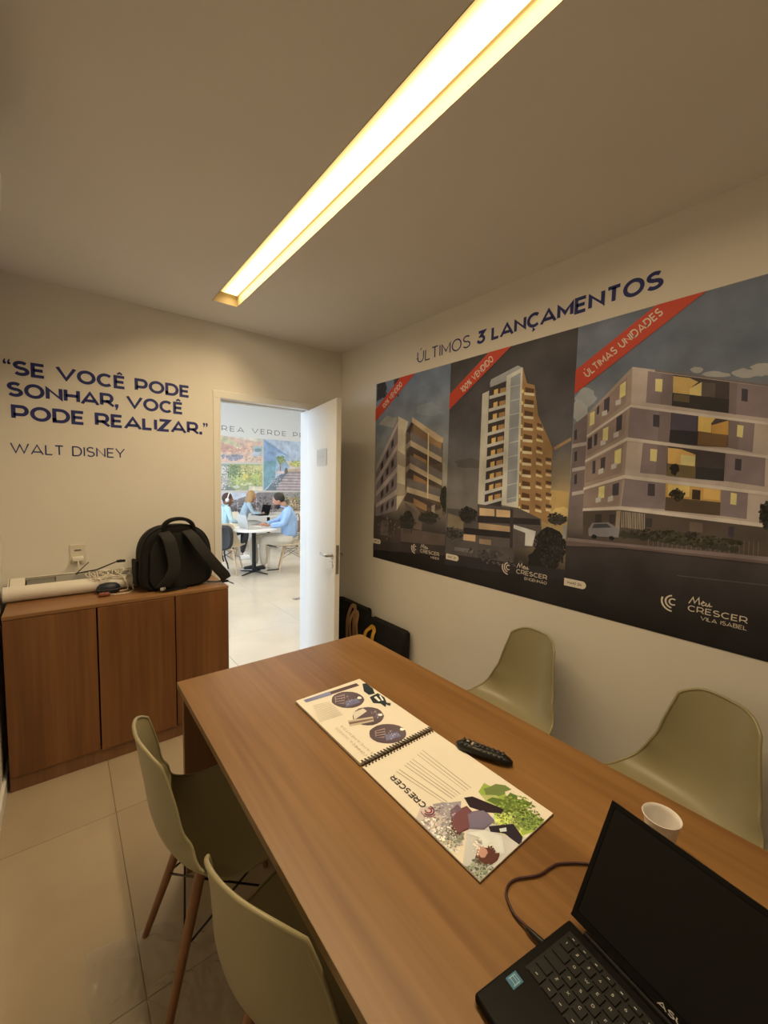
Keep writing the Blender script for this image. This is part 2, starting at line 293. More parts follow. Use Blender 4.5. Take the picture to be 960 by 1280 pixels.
def print_obj(name, data, fn, m, parent, step=.0001, base=0, clip=None):
    """flat print: coloured outlines, each a hair above what it covers"""
    me_v, me_f, cols, boxes = [], [], [], []
    for row in data:   # red, green, blue, then the outline in mm; a row starting with -1 scatters small flecks
        if row[0] == -1:
            _, n, size, jit, r_, g_, b_, cx, cy, rx, ry, seed = row; rr = random.Random(seed); bb = ((cx-rx)/1000, (cx+rx)/1000, (cy-ry)/1000, (cy+ry)/1000)
            lay = 1+max([b[4] for b in boxes if b[0] < bb[1] and b[1] > bb[0] and b[2] < bb[3] and b[3] > bb[2]], default=0); boxes.append((*bb, lay+.6))
            for q in range(n):
                a, d = rr.random()*6.283, rr.random()**.6; x, y = (cx+rx*d*math.cos(a))/1000, (cy+ry*d*math.sin(a))/1000; k = 1+jit*(rr.random()*2-1); i0 = len(me_v); mm = rr.choice((4, 5, 6)); z = size*(.4+rr.random())/1000; a0 = rr.random()*6
                pp = [(x+z*(.6+.6*rr.random())*math.cos(a0+6.283*w/mm), y+z*(.5+.6*rr.random())*math.sin(a0+6.283*w/mm)) for w in range(mm)]
                if clip: pp = [(min(max(s, clip[0]), clip[1]), min(max(t, clip[2]), clip[3])) for s, t in pp]
                me_v += [fn(s, t, base+(lay+.5*q/n)*step) for s, t in pp]; me_f.append(list(range(i0, i0+mm))); cols.append(lin([min(1, max(0, c*k*(1+.12*(rr.random()-.5))/255)) for c in (r_, g_, b_)]))
            continue
        col = lin([c/255 for c in row[:3]]); v = [a/1000 for a in row[3:]]; pts = list(zip(v[::2], v[1::2]))
        if clip: pts = [(min(max(s, clip[0]), clip[1]), min(max(t, clip[2]), clip[3])) for s, t in pts]
        bb = (min(p[0] for p in pts), max(p[0] for p in pts), min(p[1] for p in pts), max(p[1] for p in pts))
        lay = 1+max([b[4] for b in boxes if b[0] < bb[1] and b[1] > bb[0] and b[2] < bb[3] and b[3] > bb[2]], default=0); boxes.append((*bb, lay))
        i0 = len(me_v); me_v += [fn(s, t, base+lay*step) for s, t in pts]
        for tri in geometry.tessellate_polygon([[Vector((s, t, 0)) for s, t in pts]]): me_f.append([i0+k for k in tri]); cols.append(col)
    me = bpy.data.meshes.new(name); me.from_pydata(me_v, [], me_f); a = me.color_attributes.new('ink', 'FLOAT_COLOR', 'CORNER')
    a.data.foreach_set('color', [x for f, c in zip(me.polygons, cols) for _ in range(f.loop_total) for x in (*c, 1)])
    return link(name, me, m, parent, 0)
def gradient_obj(name, s0, s1, t0, t1, colfn, fn, m, parent, nx=24, ny=40):
    V = []; Fc = []; Cl = []
    for j in range(ny+1):
        for i in range(nx+1):
            s, t = s0+(s1-s0)*i/nx, t0+(t1-t0)*j/ny; V.append(fn(s, t, 0)); Cl.append(colfn(i/nx, j/ny))
    for j in range(ny):
        for i in range(nx): k = j*(nx+1)+i; Fc.append((k, k+1, k+nx+2, k+nx+1))
    me = bpy.data.meshes.new(name); me.from_pydata(V, [], Fc); a = me.color_attributes.new('ink', 'FLOAT_COLOR', 'POINT')
    a.data.foreach_set('color', [x for c in Cl for x in (*lin([v/255 for v in c]), 1)]); return link(name, me, m, parent, 0)

# flat pictures printed on posters, mural and brochure: colour, then outline in mm
PRINTS={
'p1': [
[54,57,67,9,2268,56,2277,108,2268,126,2230,111,2188,128,2152,70,2160,11,2138],
[72,80,96,208,2278,275,2275,249,2210,267,2132,232,2164,210,2228],
[176,185,199,320,1959,288,1950,267,1938,207,1931,153,1939,116,1952,42,1966,65,1984,91,1997,114,2013,147,2021,207,1998,242,1999,287,1975],
[150,169,199,670,2001,694,1981,650,1968,597,1967,548,1978,510,1984,447,2010,456,2027,458,2045,491,2053,546,2058,598,2057,634,2033,682,2016],
[187,192,196,765,1594,754,1558,745,1518,715,1504,692,1490,662,1518,641,1553,653,1594,654,1630,652,1691,679,1710,713,1667,741,1660,759,1628],
[147,141,158,18,1639,266,2001,277,1337,23,1272],
[199,195,206,17,1659,262,1970,263,1934,19,1606],
[199,195,206,21,1556,267,1817,269,1779,22,1513],
[199,195,206,24,1460,273,1656,275,1616,25,1422],
[199,195,206,27,1366,279,1494,280,1456,28,1339],
[74,70,82,76,1672,104,1700,106,1648,77,1622],
[74,70,82,136,1750,164,1777,166,1726,138,1701],
[74,70,82,194,1826,221,1852,223,1802,196,1778],
[74,70,82,79,1564,108,1593,110,1541,81,1514],
[74,70,82,140,1624,168,1652,170,1601,142,1575],
[74,70,82,199,1682,226,1709,228,1659,201,1634],
[74,70,82,83,1457,112,1486,113,1434,84,1406],
[74,70,82,145,1498,173,1527,174,1475,146,1448],
[74,70,82,205,1537,231,1566,233,1515,206,1489],
[74,70,82,86,1348,115,1379,117,1327,88,1298],
[74,70,82,149,1371,177,1401,179,1349,151,1321],
[74,70,82,210,1392,237,1422,238,1371,211,1344],
[231,230,221,266,2003,374,1956,346,1872,357,1447,271,1333,268,1593],
[193,188,181,261,1767,350,1727,351,1642,263,1668],
[193,188,181,268,1537,356,1520,357,1447,269,1437],
[113,101,96,358,1895,414,1967,705,1808,715,1429,706,1373,535,1320,361,1472],
[141,121,102,428,1942,570,1872,574,1776,425,1831],
[176,150,118,582,1855,698,1797,693,1748,586,1770],
[92,83,87,395,1791,704,1666,635,1656,361,1721],
[176,146,117,436,1736,567,1685,568,1645,438,1689],
[92,83,87,400,1648,710,1534,641,1521,367,1575],
[176,146,117,441,1594,572,1548,574,1508,443,1546],
[92,83,87,379,1484,716,1384,648,1369,345,1409],
[176,146,117,448,1433,579,1393,581,1352,450,1385],
[216,205,187,414,1982,711,1819,706,1791,652,1808,410,1948],
[72,65,70,364,1892,410,1948,428,1936,392,1869],
[132,131,140,400,1884,704,1748,706,1698,402,1827],
[210,201,187,402,1827,703,1699,704,1666,404,1788],
[164,157,152,402,1827,404,1788,352,1760,351,1794],
[132,131,140,401,1729,710,1605,712,1556,403,1672],
[210,201,187,403,1672,709,1556,710,1523,404,1633],
[164,157,152,403,1672,404,1633,358,1602,357,1636],
[132,131,140,376,1567,715,1498,717,1449,378,1509],
[210,201,187,378,1509,714,1449,715,1415,380,1470],
[164,157,152,378,1509,380,1470,364,1437,363,1472],
[251,239,206,571,1865,582,1860,592,1436,579,1439],
[124,116,118,364,1398,535,1320,539,1220,371,1226],
[187,182,177,623,1390,654,1401,654,1301,627,1298],
[62,68,70,770,1443,780,1408,759,1378,751,1352,733,1362,715,1392,705,1410,694,1439,703,1476,705,1498,724,1519,743,1523,755,1501,764,1469],
[58,60,64,461,1266,450,1230,429,1218,409,1187,374,1191,344,1197,309,1216,323,1253,300,1279,341,1302,368,1335,406,1344,433,1330,451,1300],
[60,63,67,670,1314,670,1298,667,1286,627,1267,584,1271,553,1278,506,1283,499,1299,513,1317,555,1343,576,1336,622,1355,657,1343,693,1337],
[85,78,82,23,1278,322,1271,328,1109,0,1079],
[112,106,111,90,1250,184,1252,184,1142,87,1137],
[109,101,105,324,1215,764,1217,765,1145,328,1115],
[74,70,79,0,1079,328,1109,764,1147,763,1083,-2,1010],
[-1,60,7,0.4,60,63,70,68,2207,63,58,3],
[-1,60,7,0.4,60,63,70,239,2223,31,55,3],
[-1,160,6,0.35,72,73,73,388,1253,89,74,1],
[-1,120,6,0.35,69,70,70,737,1430,35,88,1],
[-1,140,6,0.35,72,70,73,602,1308,95,46,1],
[-1,50,9,0.35,106,101,102,186,1194,138,78,1],],
'p2': [
[109,111,120,1001,1654,1030,1643,978,1630,936,1633,890,1631,846,1638,825,1645,832,1657,799,1672,842,1680,892,1684,942,1691,996,1673,1025,1666],
[95,96,105,1238,1953,1273,1940,1202,1938,1163,1942,1103,1947,1056,1957,1018,1973,953,1990,991,1994,1028,2005,1094,1995,1162,1991,1229,1970,1253,1964],
[193,167,143,1445,1726,1530,1770,1531,1754,1452,1714],
[217,195,143,1552,1469,1535,1437,1530,1408,1501,1413,1461,1406,1432,1395,1422,1426,1399,1461,1385,1490,1428,1517,1453,1519,1496,1517,1535,1510,1537,1503],
[245,228,172,1551,1414,1562,1401,1539,1391,1517,1387,1492,1381,1469,1382,1450,1395,1441,1405,1461,1420,1471,1432,1491,1436,1516,1442,1533,1433,1552,1425],
[104,103,114,758,1383,1008,1386,1015,1224,767,1178],
[152,146,131,767,1354,897,1333,896,1265,767,1266],
[53,55,64,995,1358,998,1341,977,1321,946,1302,915,1311,885,1314,872,1328,860,1347,884,1372,882,1380,914,1409,941,1398,980,1390,994,1376],
[62,63,70,897,1237,899,1225,881,1211,849,1201,809,1192,783,1200,764,1209,754,1220,754,1233,766,1241,812,1253,843,1257,866,1253,880,1250],
[229,235,240,1000,2049,1045,2060,1051,1418,997,1426],
[76,73,82,1053,2079,1158,2096,1161,1412,1044,1418],
[255,228,161,1079,2058,1106,2062,1107,2024,1079,2021],
[206,169,125,1119,2060,1154,2061,1155,2027,1119,2025],
[229,238,251,1049,2030,1161,2038,1162,2022,1050,2012],
[255,228,161,1079,1989,1106,1993,1106,1955,1079,1951],
[206,169,125,1118,1991,1154,1994,1155,1959,1119,1956],
[229,238,251,1049,1960,1161,1971,1162,1954,1049,1942],
[255,228,161,1078,1926,1105,1930,1106,1892,1078,1887],
[206,169,125,1118,1929,1154,1932,1154,1897,1118,1893],
[229,238,251,1048,1895,1161,1909,1162,1893,1049,1877],
[255,228,161,1077,1859,1105,1864,1105,1826,1077,1821],
[206,169,125,1117,1863,1154,1867,1154,1832,1117,1828],
[229,238,251,1047,1828,1161,1844,1162,1828,1048,1810],
[255,228,161,1076,1794,1104,1800,1104,1761,1077,1755],
[206,169,125,1116,1799,1153,1804,1154,1769,1116,1763],
[229,238,251,1046,1762,1161,1781,1161,1764,1047,1744],
[255,228,161,1075,1727,1103,1733,1104,1695,1076,1688],
[206,169,125,1116,1733,1153,1739,1153,1703,1116,1697],
[229,238,251,1045,1694,1160,1716,1161,1699,1046,1676],
[255,228,161,1075,1662,1102,1669,1103,1631,1075,1623],
[206,169,125,1115,1669,1153,1676,1153,1640,1115,1633],
[229,238,251,1044,1629,1160,1653,1161,1636,1045,1610],
[255,228,161,1074,1597,1102,1605,1102,1566,1074,1558],
[206,169,125,1114,1605,1152,1612,1153,1577,1114,1569],
[229,238,251,1043,1563,1160,1590,1160,1573,1044,1544],
[255,228,161,1073,1534,1101,1543,1101,1504,1073,1495],
[206,169,125,1113,1543,1152,1551,1152,1516,1113,1507],
[229,238,251,1042,1499,1159,1529,1160,1512,1043,1480],
[255,228,161,1072,1472,1100,1481,1100,1442,1072,1433],
[206,169,125,1112,1482,1151,1491,1152,1455,1112,1446],
[229,238,251,1041,1436,1159,1469,1159,1452,1042,1418],
[185,195,216,1049,2099,1057,2119,1223,2161,1254,2143,1157,2119,1158,2094,1053,2077],
[239,248,255,1157,2119,1254,2146,1265,1419,1160,1429],
[176,190,216,1184,2104,1242,2122,1252,1453,1192,1440],
[229,243,255,1178,2059,1242,2060,1243,2057,1178,2055],
[229,243,255,1179,1985,1244,1989,1244,1985,1180,1982],
[229,243,255,1181,1912,1245,1917,1245,1913,1181,1908],
[229,243,255,1183,1838,1246,1844,1246,1841,1183,1834],
[229,243,255,1184,1763,1247,1772,1247,1768,1185,1759],
[229,243,255,1186,1688,1248,1699,1248,1695,1186,1685],
[229,243,255,1188,1613,1249,1625,1249,1622,1188,1610],
[229,243,255,1189,1538,1250,1552,1250,1548,1190,1534],
[229,243,255,1191,1462,1251,1478,1251,1474,1191,1459],
[185,154,117,1254,2146,1283,2060,1326,2044,1355,1890,1392,1820,1441,1723,1438,1349,1265,1419],
[109,85,70,1273,2042,1325,2025,1326,2006,1275,2016],
[255,253,237,1269,2017,1328,2002,1329,1989,1270,2003],
[255,255,184,1252,2035,1265,2031,1266,2013,1253,2017],
[109,85,70,1274,1983,1325,1967,1326,1948,1276,1957],
[255,253,237,1270,1958,1329,1944,1329,1931,1271,1943],
[255,255,184,1254,1975,1266,1971,1267,1953,1255,1957],
[109,85,70,1275,1924,1325,1909,1326,1890,1277,1897],
[255,253,237,1271,1898,1329,1886,1330,1873,1272,1884],
[255,255,184,1255,1915,1267,1912,1268,1894,1256,1897],
[109,85,70,1276,1864,1326,1850,1327,1831,1278,1838],
[255,253,237,1272,1838,1329,1828,1330,1815,1273,1824],
[255,255,184,1257,1855,1268,1852,1269,1834,1258,1837],
[255,248,213,1349,1834,1386,1822,1386,1810,1350,1820],
[118,93,79,1351,1855,1379,1843,1380,1829,1352,1838],
[109,85,70,1278,1804,1326,1791,1327,1773,1279,1778],
[255,253,237,1273,1778,1330,1769,1330,1756,1274,1764],
[255,255,184,1258,1795,1269,1792,1270,1774,1259,1777],
[255,248,213,1351,1776,1387,1764,1388,1753,1352,1762],
[118,93,79,1353,1797,1381,1785,1382,1771,1354,1780],
[109,85,70,1279,1744,1326,1733,1327,1714,1280,1718],
[255,253,237,1274,1718,1330,1710,1331,1697,1275,1704],
[255,255,184,1260,1735,1270,1732,1271,1714,1261,1716],
[255,248,213,1353,1717,1389,1706,1390,1695,1354,1703],
[118,93,79,1355,1738,1383,1727,1384,1714,1355,1722],
[109,85,70,1280,1684,1326,1673,1327,1654,1281,1658],
[255,253,237,1275,1658,1330,1651,1331,1638,1276,1643],
[255,255,184,1261,1674,1271,1671,1272,1653,1262,1656],
[255,248,213,1355,1659,1391,1648,1392,1637,1356,1644],
[118,93,79,1356,1680,1385,1669,1386,1656,1357,1663],
[250,233,202,1408,1660,1438,1652,1438,1641,1409,1646],
[106,88,82,1407,1680,1437,1673,1438,1659,1408,1664],
[109,85,70,1281,1624,1327,1614,1328,1595,1282,1597],
[255,253,237,1277,1597,1331,1591,1331,1578,1277,1583],
[255,255,184,1263,1613,1273,1611,1274,1592,1264,1595],
[255,248,213,1357,1600,1393,1590,1394,1579,1358,1586],
[118,93,79,1358,1621,1387,1611,1388,1597,1359,1604],
[250,233,202,1411,1602,1441,1595,1441,1584,1412,1588],
[106,88,82,1410,1623,1440,1616,1441,1602,1411,1607],
[109,85,70,1282,1563,1327,1554,1328,1535,1283,1537],
[255,253,237,1278,1536,1331,1532,1332,1519,1278,1522],
[255,255,184,1265,1552,1274,1550,1275,1531,1265,1534],
[255,248,213,1359,1541,1395,1532,1396,1521,1360,1527],
[118,93,79,1360,1562,1389,1553,1390,1539,1361,1545],
[250,233,202,1415,1544,1445,1538,1444,1527,1415,1530],
[106,88,82,1414,1565,1443,1559,1444,1545,1414,1549],
[109,85,70,1283,1502,1327,1494,1328,1475,1284,1476],
[255,253,237,1279,1475,1331,1472,1332,1459,1279,1461],
[255,255,184,1266,1491,1275,1489,1276,1470,1267,1472],
[255,248,213,1361,1482,1397,1474,1398,1462,1362,1467],
[118,93,79,1362,1503,1391,1495,1392,1481,1363,1486],
[250,233,202,1418,1486,1448,1481,1447,1469,1419,1472],
[106,88,82,1417,1507,1447,1501,1447,1488,1418,1491],
[109,85,70,1284,1441,1328,1434,1329,1415,1285,1414],
[255,253,237,1280,1414,1332,1412,1332,1398,1280,1399],
[255,255,184,1268,1429,1276,1427,1277,1409,1269,1411],
[255,248,213,1363,1422,1399,1415,1400,1403,1364,1408],
[118,93,79,1364,1444,1393,1436,1394,1422,1365,1427],
[250,233,202,1421,1428,1451,1424,1450,1412,1422,1414],
[106,88,82,1420,1449,1450,1444,1451,1430,1421,1433],
[106,103,111,997,1423,1265,1419,1399,1372,1410,1236,1243,1199,903,1193,899,1271,1000,1358],
[238,215,184,1012,1403,1115,1402,1117,1363,1014,1359],
[238,215,184,1128,1402,1224,1401,1226,1364,1130,1361],
[206,185,161,1011,1316,1229,1316,1231,1283,1013,1275],
[222,197,169,901,1245,992,1248,991,1204,899,1201],
[176,157,143,1020,1224,1102,1227,1101,1189,1019,1186],
[58,57,67,1001,1356,1391,1371,1396,1341,1002,1318],
[53,52,61,899,1277,1238,1287,1240,1252,901,1238],
[229,240,255,1243,1328,1374,1307,1359,1228,1315,1225,1315,1292,1244,1308],
[72,68,76,1217,1414,1235,1412,1243,1199,1225,1199],
[46,47,54,1521,1244,1543,1217,1516,1191,1509,1172,1476,1156,1446,1144,1408,1145,1398,1154,1358,1190,1379,1224,1387,1261,1367,1272,1405,1317,1433,1337,1461,1333,1501,1319,1526,1288,1533,1274],
[42,45,52,1507,1183,1497,1163,1499,1144,1474,1126,1449,1119,1421,1115,1390,1115,1372,1113,1337,1129,1343,1155,1337,1178,1372,1201,1392,1220,1414,1236,1445,1235,1476,1223,1483,1213,1491,1204],
[69,73,73,1538,1379,1528,1369,1513,1364,1502,1350,1481,1354,1458,1353,1442,1360,1434,1370,1455,1380,1457,1389,1478,1394,1500,1402,1517,1392,1520,1386],
[176,188,210,1514,1352,1531,1356,1532,1289,1517,1287],
[97,96,105,759,1191,903,1193,1257,1201,1249,1082,755,1102],
[129,129,140,831,1150,976,1156,977,1133,832,1128],
[83,83,93,1190,1156,1172,1144,1164,1136,1124,1124,1096,1115,1048,1113,1041,1119,1017,1128,1047,1143,1054,1155,1089,1162,1128,1173,1152,1171,1179,1166],
[58,57,67,755,1099,1261,1123,1543,1138,1544,1081,754,1027],
[-1,260,8,0.35,51,52,57,1454,1232,87,93,1],
[-1,120,7,0.35,60,63,67,931,1353,72,50,1],
[-1,90,8,0.35,83,83,87,827,1229,81,43,1],
[-1,90,7,0.35,72,73,76,1482,1380,51,27,1],
[-1,90,9,0.35,88,85,90,1110,1130,219,36,1],],
'p3': [
[196,205,221,2020,1984,2016,1979,2014,1976,2003,1975,1996,1977,1985,1984,1985,1986,1979,1992,1979,1995,1989,2000,1993,2001,2001,1998,2011,1996,2019,1989],
[196,205,221,2101,1953,2101,1947,2081,1947,2066,1950,2049,1954,2032,1956,2028,1961,2015,1969,2024,1973,2029,1975,2050,1975,2067,1970,2077,1964,2097,1957],
[196,205,221,2182,1942,2185,1935,2167,1934,2155,1931,2136,1934,2118,1943,2112,1948,2103,1956,2106,1962,2119,1965,2135,1969,2150,1960,2173,1956,2174,1949],
[196,205,221,2224,1944,2226,1937,2206,1928,2196,1933,2184,1930,2173,1937,2164,1947,2163,1956,2152,1969,2170,1976,2181,1975,2195,1973,2211,1962,2211,1956],
[196,205,221,2334,1913,2306,1908,2300,1905,2278,1899,2253,1907,2224,1916,2206,1925,2209,1937,2200,1947,2223,1953,2250,1951,2279,1943,2309,1938,2320,1927],
[176,192,216,1640,1934,1626,1916,1620,1912,1601,1899,1577,1900,1554,1912,1547,1926,1534,1949,1552,1970,1561,1982,1571,1993,1597,1987,1623,1969,1624,1952],
[193,205,225,1599,1882,1604,1861,1592,1840,1573,1828,1554,1840,1536,1860,1529,1866,1518,1891,1523,1914,1530,1927,1547,1944,1570,1935,1578,1922,1599,1905],
[141,134,149,1540,1827,1602,1872,1624,1429,1539,1381],
[208,207,225,1537,1737,1608,1745,1608,1729,1536,1719],
[208,207,225,1544,1625,1614,1636,1615,1621,1543,1607],
[208,207,225,1550,1513,1620,1528,1621,1512,1549,1495],
[78,78,96,1544,1799,1556,1806,1558,1760,1546,1754],
[78,78,96,1550,1698,1562,1706,1564,1659,1552,1654],
[78,78,96,1556,1592,1568,1600,1570,1554,1558,1547],
[187,177,181,1776,2044,1602,1872,1603,1661,1606,1427,1764,1453,1774,1588,1775,1748,1780,1883],
[217,212,222,1776,2044,1884,2008,1920,1450,1764,1453,1774,1588,1775,1748,1780,1883],
[217,212,222,1776,2044,2375,1837,2406,1404,1764,1453,1774,1588,1775,1748,1780,1883],
[141,139,152,1861,2016,2374,1844,2375,1836,1861,2008],
[171,159,166,1759,2007,1623,1877,1626,1792,1760,1899],
[171,159,166,1767,1869,1607,1758,1610,1676,1762,1763],
[171,159,166,1762,1726,1606,1642,1609,1557,1761,1602],
[171,159,166,1765,1574,1605,1522,1608,1442,1758,1465],
[159,151,172,1836,2015,1926,1984,1929,1864,1836,1889],
[159,151,172,2101,1926,2258,1875,2265,1772,2106,1815],
[159,151,172,1777,1879,1928,1841,1931,1717,1776,1753],
[159,151,172,2109,1795,2179,1779,2180,1674,2111,1693],
[159,151,172,1836,1727,1926,1709,1929,1593,1832,1602],
[159,151,172,2106,1674,2215,1655,2219,1555,2110,1573],
[159,151,172,1775,1583,1931,1569,1931,1457,1768,1460],
[159,151,172,2102,1549,2178,1543,2180,1440,2106,1446],
[146,139,155,1885,1997,1926,1984,1929,1864,1887,1876],
[146,139,155,1887,1852,1928,1841,1931,1717,1888,1726],
[146,139,155,1888,1717,1926,1709,1929,1593,1889,1597],
[146,139,155,2107,1796,2138,1789,2141,1684,2111,1693],
[146,139,155,2102,1925,2123,1918,2127,1808,2106,1815],
[88,85,96,1926,1984,2101,1926,2106,1815,1929,1864],
[240,215,152,1926,1979,1980,1962,2008,1942,1983,1922,1984,1898,1929,1910],
[255,243,178,1983,1922,2019,1940,2021,1887,1984,1896],
[113,108,114,2019,1940,2061,1928,2062,1875,2021,1887],
[69,70,79,1927,1915,2104,1865,2106,1815,1928,1864],
[118,111,99,1932,1910,1984,1895,1985,1869,1932,1883],
[88,85,96,1928,1843,2109,1795,2111,1693,1931,1715],
[97,96,128,1931,1835,2014,1816,2015,1759,1932,1772],
[255,233,155,2017,1817,2070,1802,2058,1785,2060,1749,2019,1759],
[229,190,120,2059,1777,2108,1790,2110,1736,2061,1748],
[62,63,79,1929,1772,2021,1756,2021,1707,1928,1725],
[139,116,90,2021,1756,2109,1738,2110,1693,2021,1707],
[88,85,96,1926,1709,2106,1674,2109,1572,1927,1591],
[252,220,149,1926,1702,1970,1694,2018,1671,2019,1626,1929,1640],
[255,255,202,1971,1673,2017,1665,2018,1629,1972,1634],
[65,68,79,2023,1626,2107,1615,2108,1572,2024,1580],
[129,121,99,1929,1639,2021,1626,2023,1580,1927,1591],
[48,50,55,1969,1619,1970,1610,1963,1604,1959,1591,1951,1594,1942,1602,1943,1611,1936,1619,1940,1629,1944,1637,1948,1636,1956,1639,1965,1634,1967,1627],
[229,195,131,1927,1569,2102,1549,2106,1446,1931,1455],
[255,240,169,1935,1561,2007,1556,2008,1511,1937,1512],
[72,65,67,2016,1540,2042,1537,2043,1500,2017,1502],
[250,220,149,2051,1545,2100,1541,2100,1503,2052,1505],
[109,98,90,1930,1507,2104,1495,2106,1446,1931,1453],
[46,50,49,1991,1516,1990,1507,1990,1504,1980,1497,1970,1488,1963,1495,1959,1508,1939,1513,1942,1524,1952,1536,1965,1538,1976,1531,1982,1533,1982,1527],
[255,255,199,1865,1979,1890,1973,1891,1923,1867,1930],
[255,255,199,2133,1772,2150,1767,2150,1726,2134,1731],
[255,255,199,1865,1700,1889,1696,1889,1648,1866,1652],
[255,255,199,2131,1532,2148,1528,2149,1488,2132,1490],
[255,255,199,1732,1976,1754,1990,1756,1931,1733,1919],
[255,255,199,1612,1871,1632,1880,1634,1822,1613,1814],
[255,255,199,1673,1796,1695,1805,1696,1746,1674,1739],
[255,255,199,1728,1698,1754,1708,1755,1645,1730,1635],
[255,255,199,1670,1539,1695,1547,1696,1494,1671,1486],
[83,83,105,2136,1898,2153,1892,2155,1849,2138,1855],
[83,83,105,1866,1838,1889,1833,1891,1784,1868,1790],
[83,83,105,2135,1653,2153,1650,2154,1609,2136,1613],
[83,83,105,1865,1560,1890,1558,1892,1508,1866,1510],
[83,83,105,1670,1923,1693,1936,1694,1871,1672,1862],
[83,83,105,1726,1841,1749,1852,1750,1788,1728,1779],
[83,83,105,1609,1757,1627,1768,1629,1714,1610,1707],
[83,83,105,1671,1667,1691,1675,1691,1621,1673,1614],
[83,83,105,1728,1553,1754,1562,1755,1508,1729,1501],
[83,83,105,1641,1894,1651,1904,1652,1866,1641,1860],
[83,83,105,1637,1774,1650,1781,1651,1728,1638,1722],
[83,83,105,1636,1654,1649,1660,1651,1602,1638,1597],
[222,228,243,1718,1912,1739,1919,1740,1896,1719,1892],
[222,228,243,1664,1872,1685,1879,1687,1857,1665,1852],
[222,228,243,1718,1774,1738,1781,1740,1759,1719,1753],
[222,228,243,1665,1743,1687,1751,1688,1729,1666,1722],
[222,228,243,1717,1638,1738,1647,1739,1624,1718,1617],
[222,228,243,1663,1616,1685,1626,1686,1603,1664,1595],
[222,228,243,1711,1495,1732,1506,1734,1483,1712,1474],
[222,228,243,1659,1488,1681,1499,1683,1476,1661,1467],
[239,238,248,1604,1774,1779,1888,2383,1728,2383,1719,1780,1877,1604,1763],
[239,238,248,1603,1661,1774,1753,2220,1661,2390,1628,2391,1618,2221,1651,1775,1738,1603,1649],
[239,238,248,1602,1535,1772,1594,2229,1537,2398,1518,2399,1507,2229,1526,1773,1579,1603,1523],
[239,238,248,1604,1439,1763,1459,2220,1430,2405,1420,2406,1403,2221,1415,1764,1442,1605,1423],
[99,93,96,1606,1427,1764,1444,2221,1416,2406,1403,2413,1310,1614,1292],
[176,167,164,1751,1438,1768,1441,1768,1354,1750,1352],
[72,70,79,1663,1417,1691,1419,1690,1380,1663,1377],
[76,73,82,1723,1421,1748,1423,1747,1381,1724,1378],
[206,202,202,1772,1437,1774,1438,1778,1369,1775,1369],
[206,202,202,1779,1437,1781,1437,1784,1369,1782,1369],
[206,202,202,1785,1437,1788,1437,1791,1369,1789,1369],
[206,202,202,1792,1437,1795,1437,1798,1369,1796,1369],
[206,202,202,1799,1436,1802,1437,1805,1369,1802,1368],
[206,202,202,1806,1436,1808,1436,1812,1368,1809,1368],
[206,202,202,1813,1436,1815,1436,1818,1368,1816,1368],
[206,202,202,1819,1436,1822,1436,1825,1368,1823,1368],
[206,202,202,1826,1435,1828,1436,1832,1368,1829,1367],
[206,202,202,1833,1435,1835,1435,1838,1368,1836,1367],
[206,202,202,1839,1435,1842,1435,1845,1367,1843,1367],
[206,202,202,1846,1435,1848,1435,1851,1367,1849,1367],
[206,202,202,1852,1435,1854,1435,1858,1367,1856,1367],
[206,202,202,1859,1434,1861,1435,1864,1367,1862,1366],
[127,118,120,2016,1415,2057,1414,2058,1378,2017,1380],
[74,75,96,2133,1410,2149,1410,2150,1371,2134,1372],
[72,73,84,1866,1417,1890,1417,1890,1381,1867,1381],
[139,134,137,1878,1371,1881,1371,1883,1304,1880,1304],
[139,134,137,1896,1371,1898,1371,1900,1304,1898,1304],
[139,134,137,1913,1370,1915,1371,1917,1304,1915,1304],
[139,134,137,1929,1370,1932,1370,1934,1304,1931,1304],
[139,134,137,1946,1370,1948,1370,1950,1304,1948,1304],
[139,134,137,1962,1370,1964,1370,1966,1304,1964,1304],
[139,134,137,1978,1369,1980,1370,1982,1305,1980,1304],
[139,134,137,1994,1369,1996,1369,1998,1305,1996,1304],
[139,134,137,2009,1369,2011,1369,2014,1305,2011,1304],
[139,134,137,2025,1369,2027,1369,2029,1305,2027,1304],
[139,134,137,2040,1368,2042,1369,2044,1305,2042,1305],
[139,134,137,2054,1368,2056,1368,2059,1305,2057,1305],
[139,134,137,2069,1368,2071,1368,2073,1305,2071,1305],
[139,134,137,2083,1368,2085,1368,2088,1305,2086,1305],
[139,134,137,2097,1367,2099,1368,2102,1305,2100,1305],
[139,134,137,2111,1367,2113,1368,2116,1305,2114,1305],
[139,134,137,2125,1367,2127,1367,2129,1305,2128,1305],
[139,134,137,2139,1367,2141,1367,2143,1305,2141,1305],
[139,134,137,2152,1367,2154,1367,2156,1305,2154,1305],
[139,134,137,2165,1366,2167,1367,2169,1305,2168,1305],
[139,134,137,2178,1366,2180,1366,2182,1306,2181,1305],
[139,134,137,2191,1366,2193,1366,2195,1306,2194,1305],
[139,134,137,2204,1366,2205,1366,2208,1306,2206,1305],
[139,134,137,2216,1366,2218,1366,2220,1306,2219,1305],
[69,73,73,1809,1342,1813,1336,1805,1328,1796,1324,1786,1321,1780,1327,1765,1330,1763,1337,1773,1344,1777,1352,1783,1357,1794,1352,1803,1350,1811,1349],
[69,73,73,1850,1341,1847,1336,1845,1330,1835,1328,1825,1327,1817,1327,1806,1328,1806,1336,1807,1343,1818,1349,1824,1352,1832,1357,1841,1350,1843,1347],
[69,73,73,1887,1340,1884,1335,1877,1327,1872,1325,1863,1322,1854,1323,1844,1329,1841,1334,1846,1341,1855,1350,1861,1352,1869,1354,1879,1352,1880,1347],
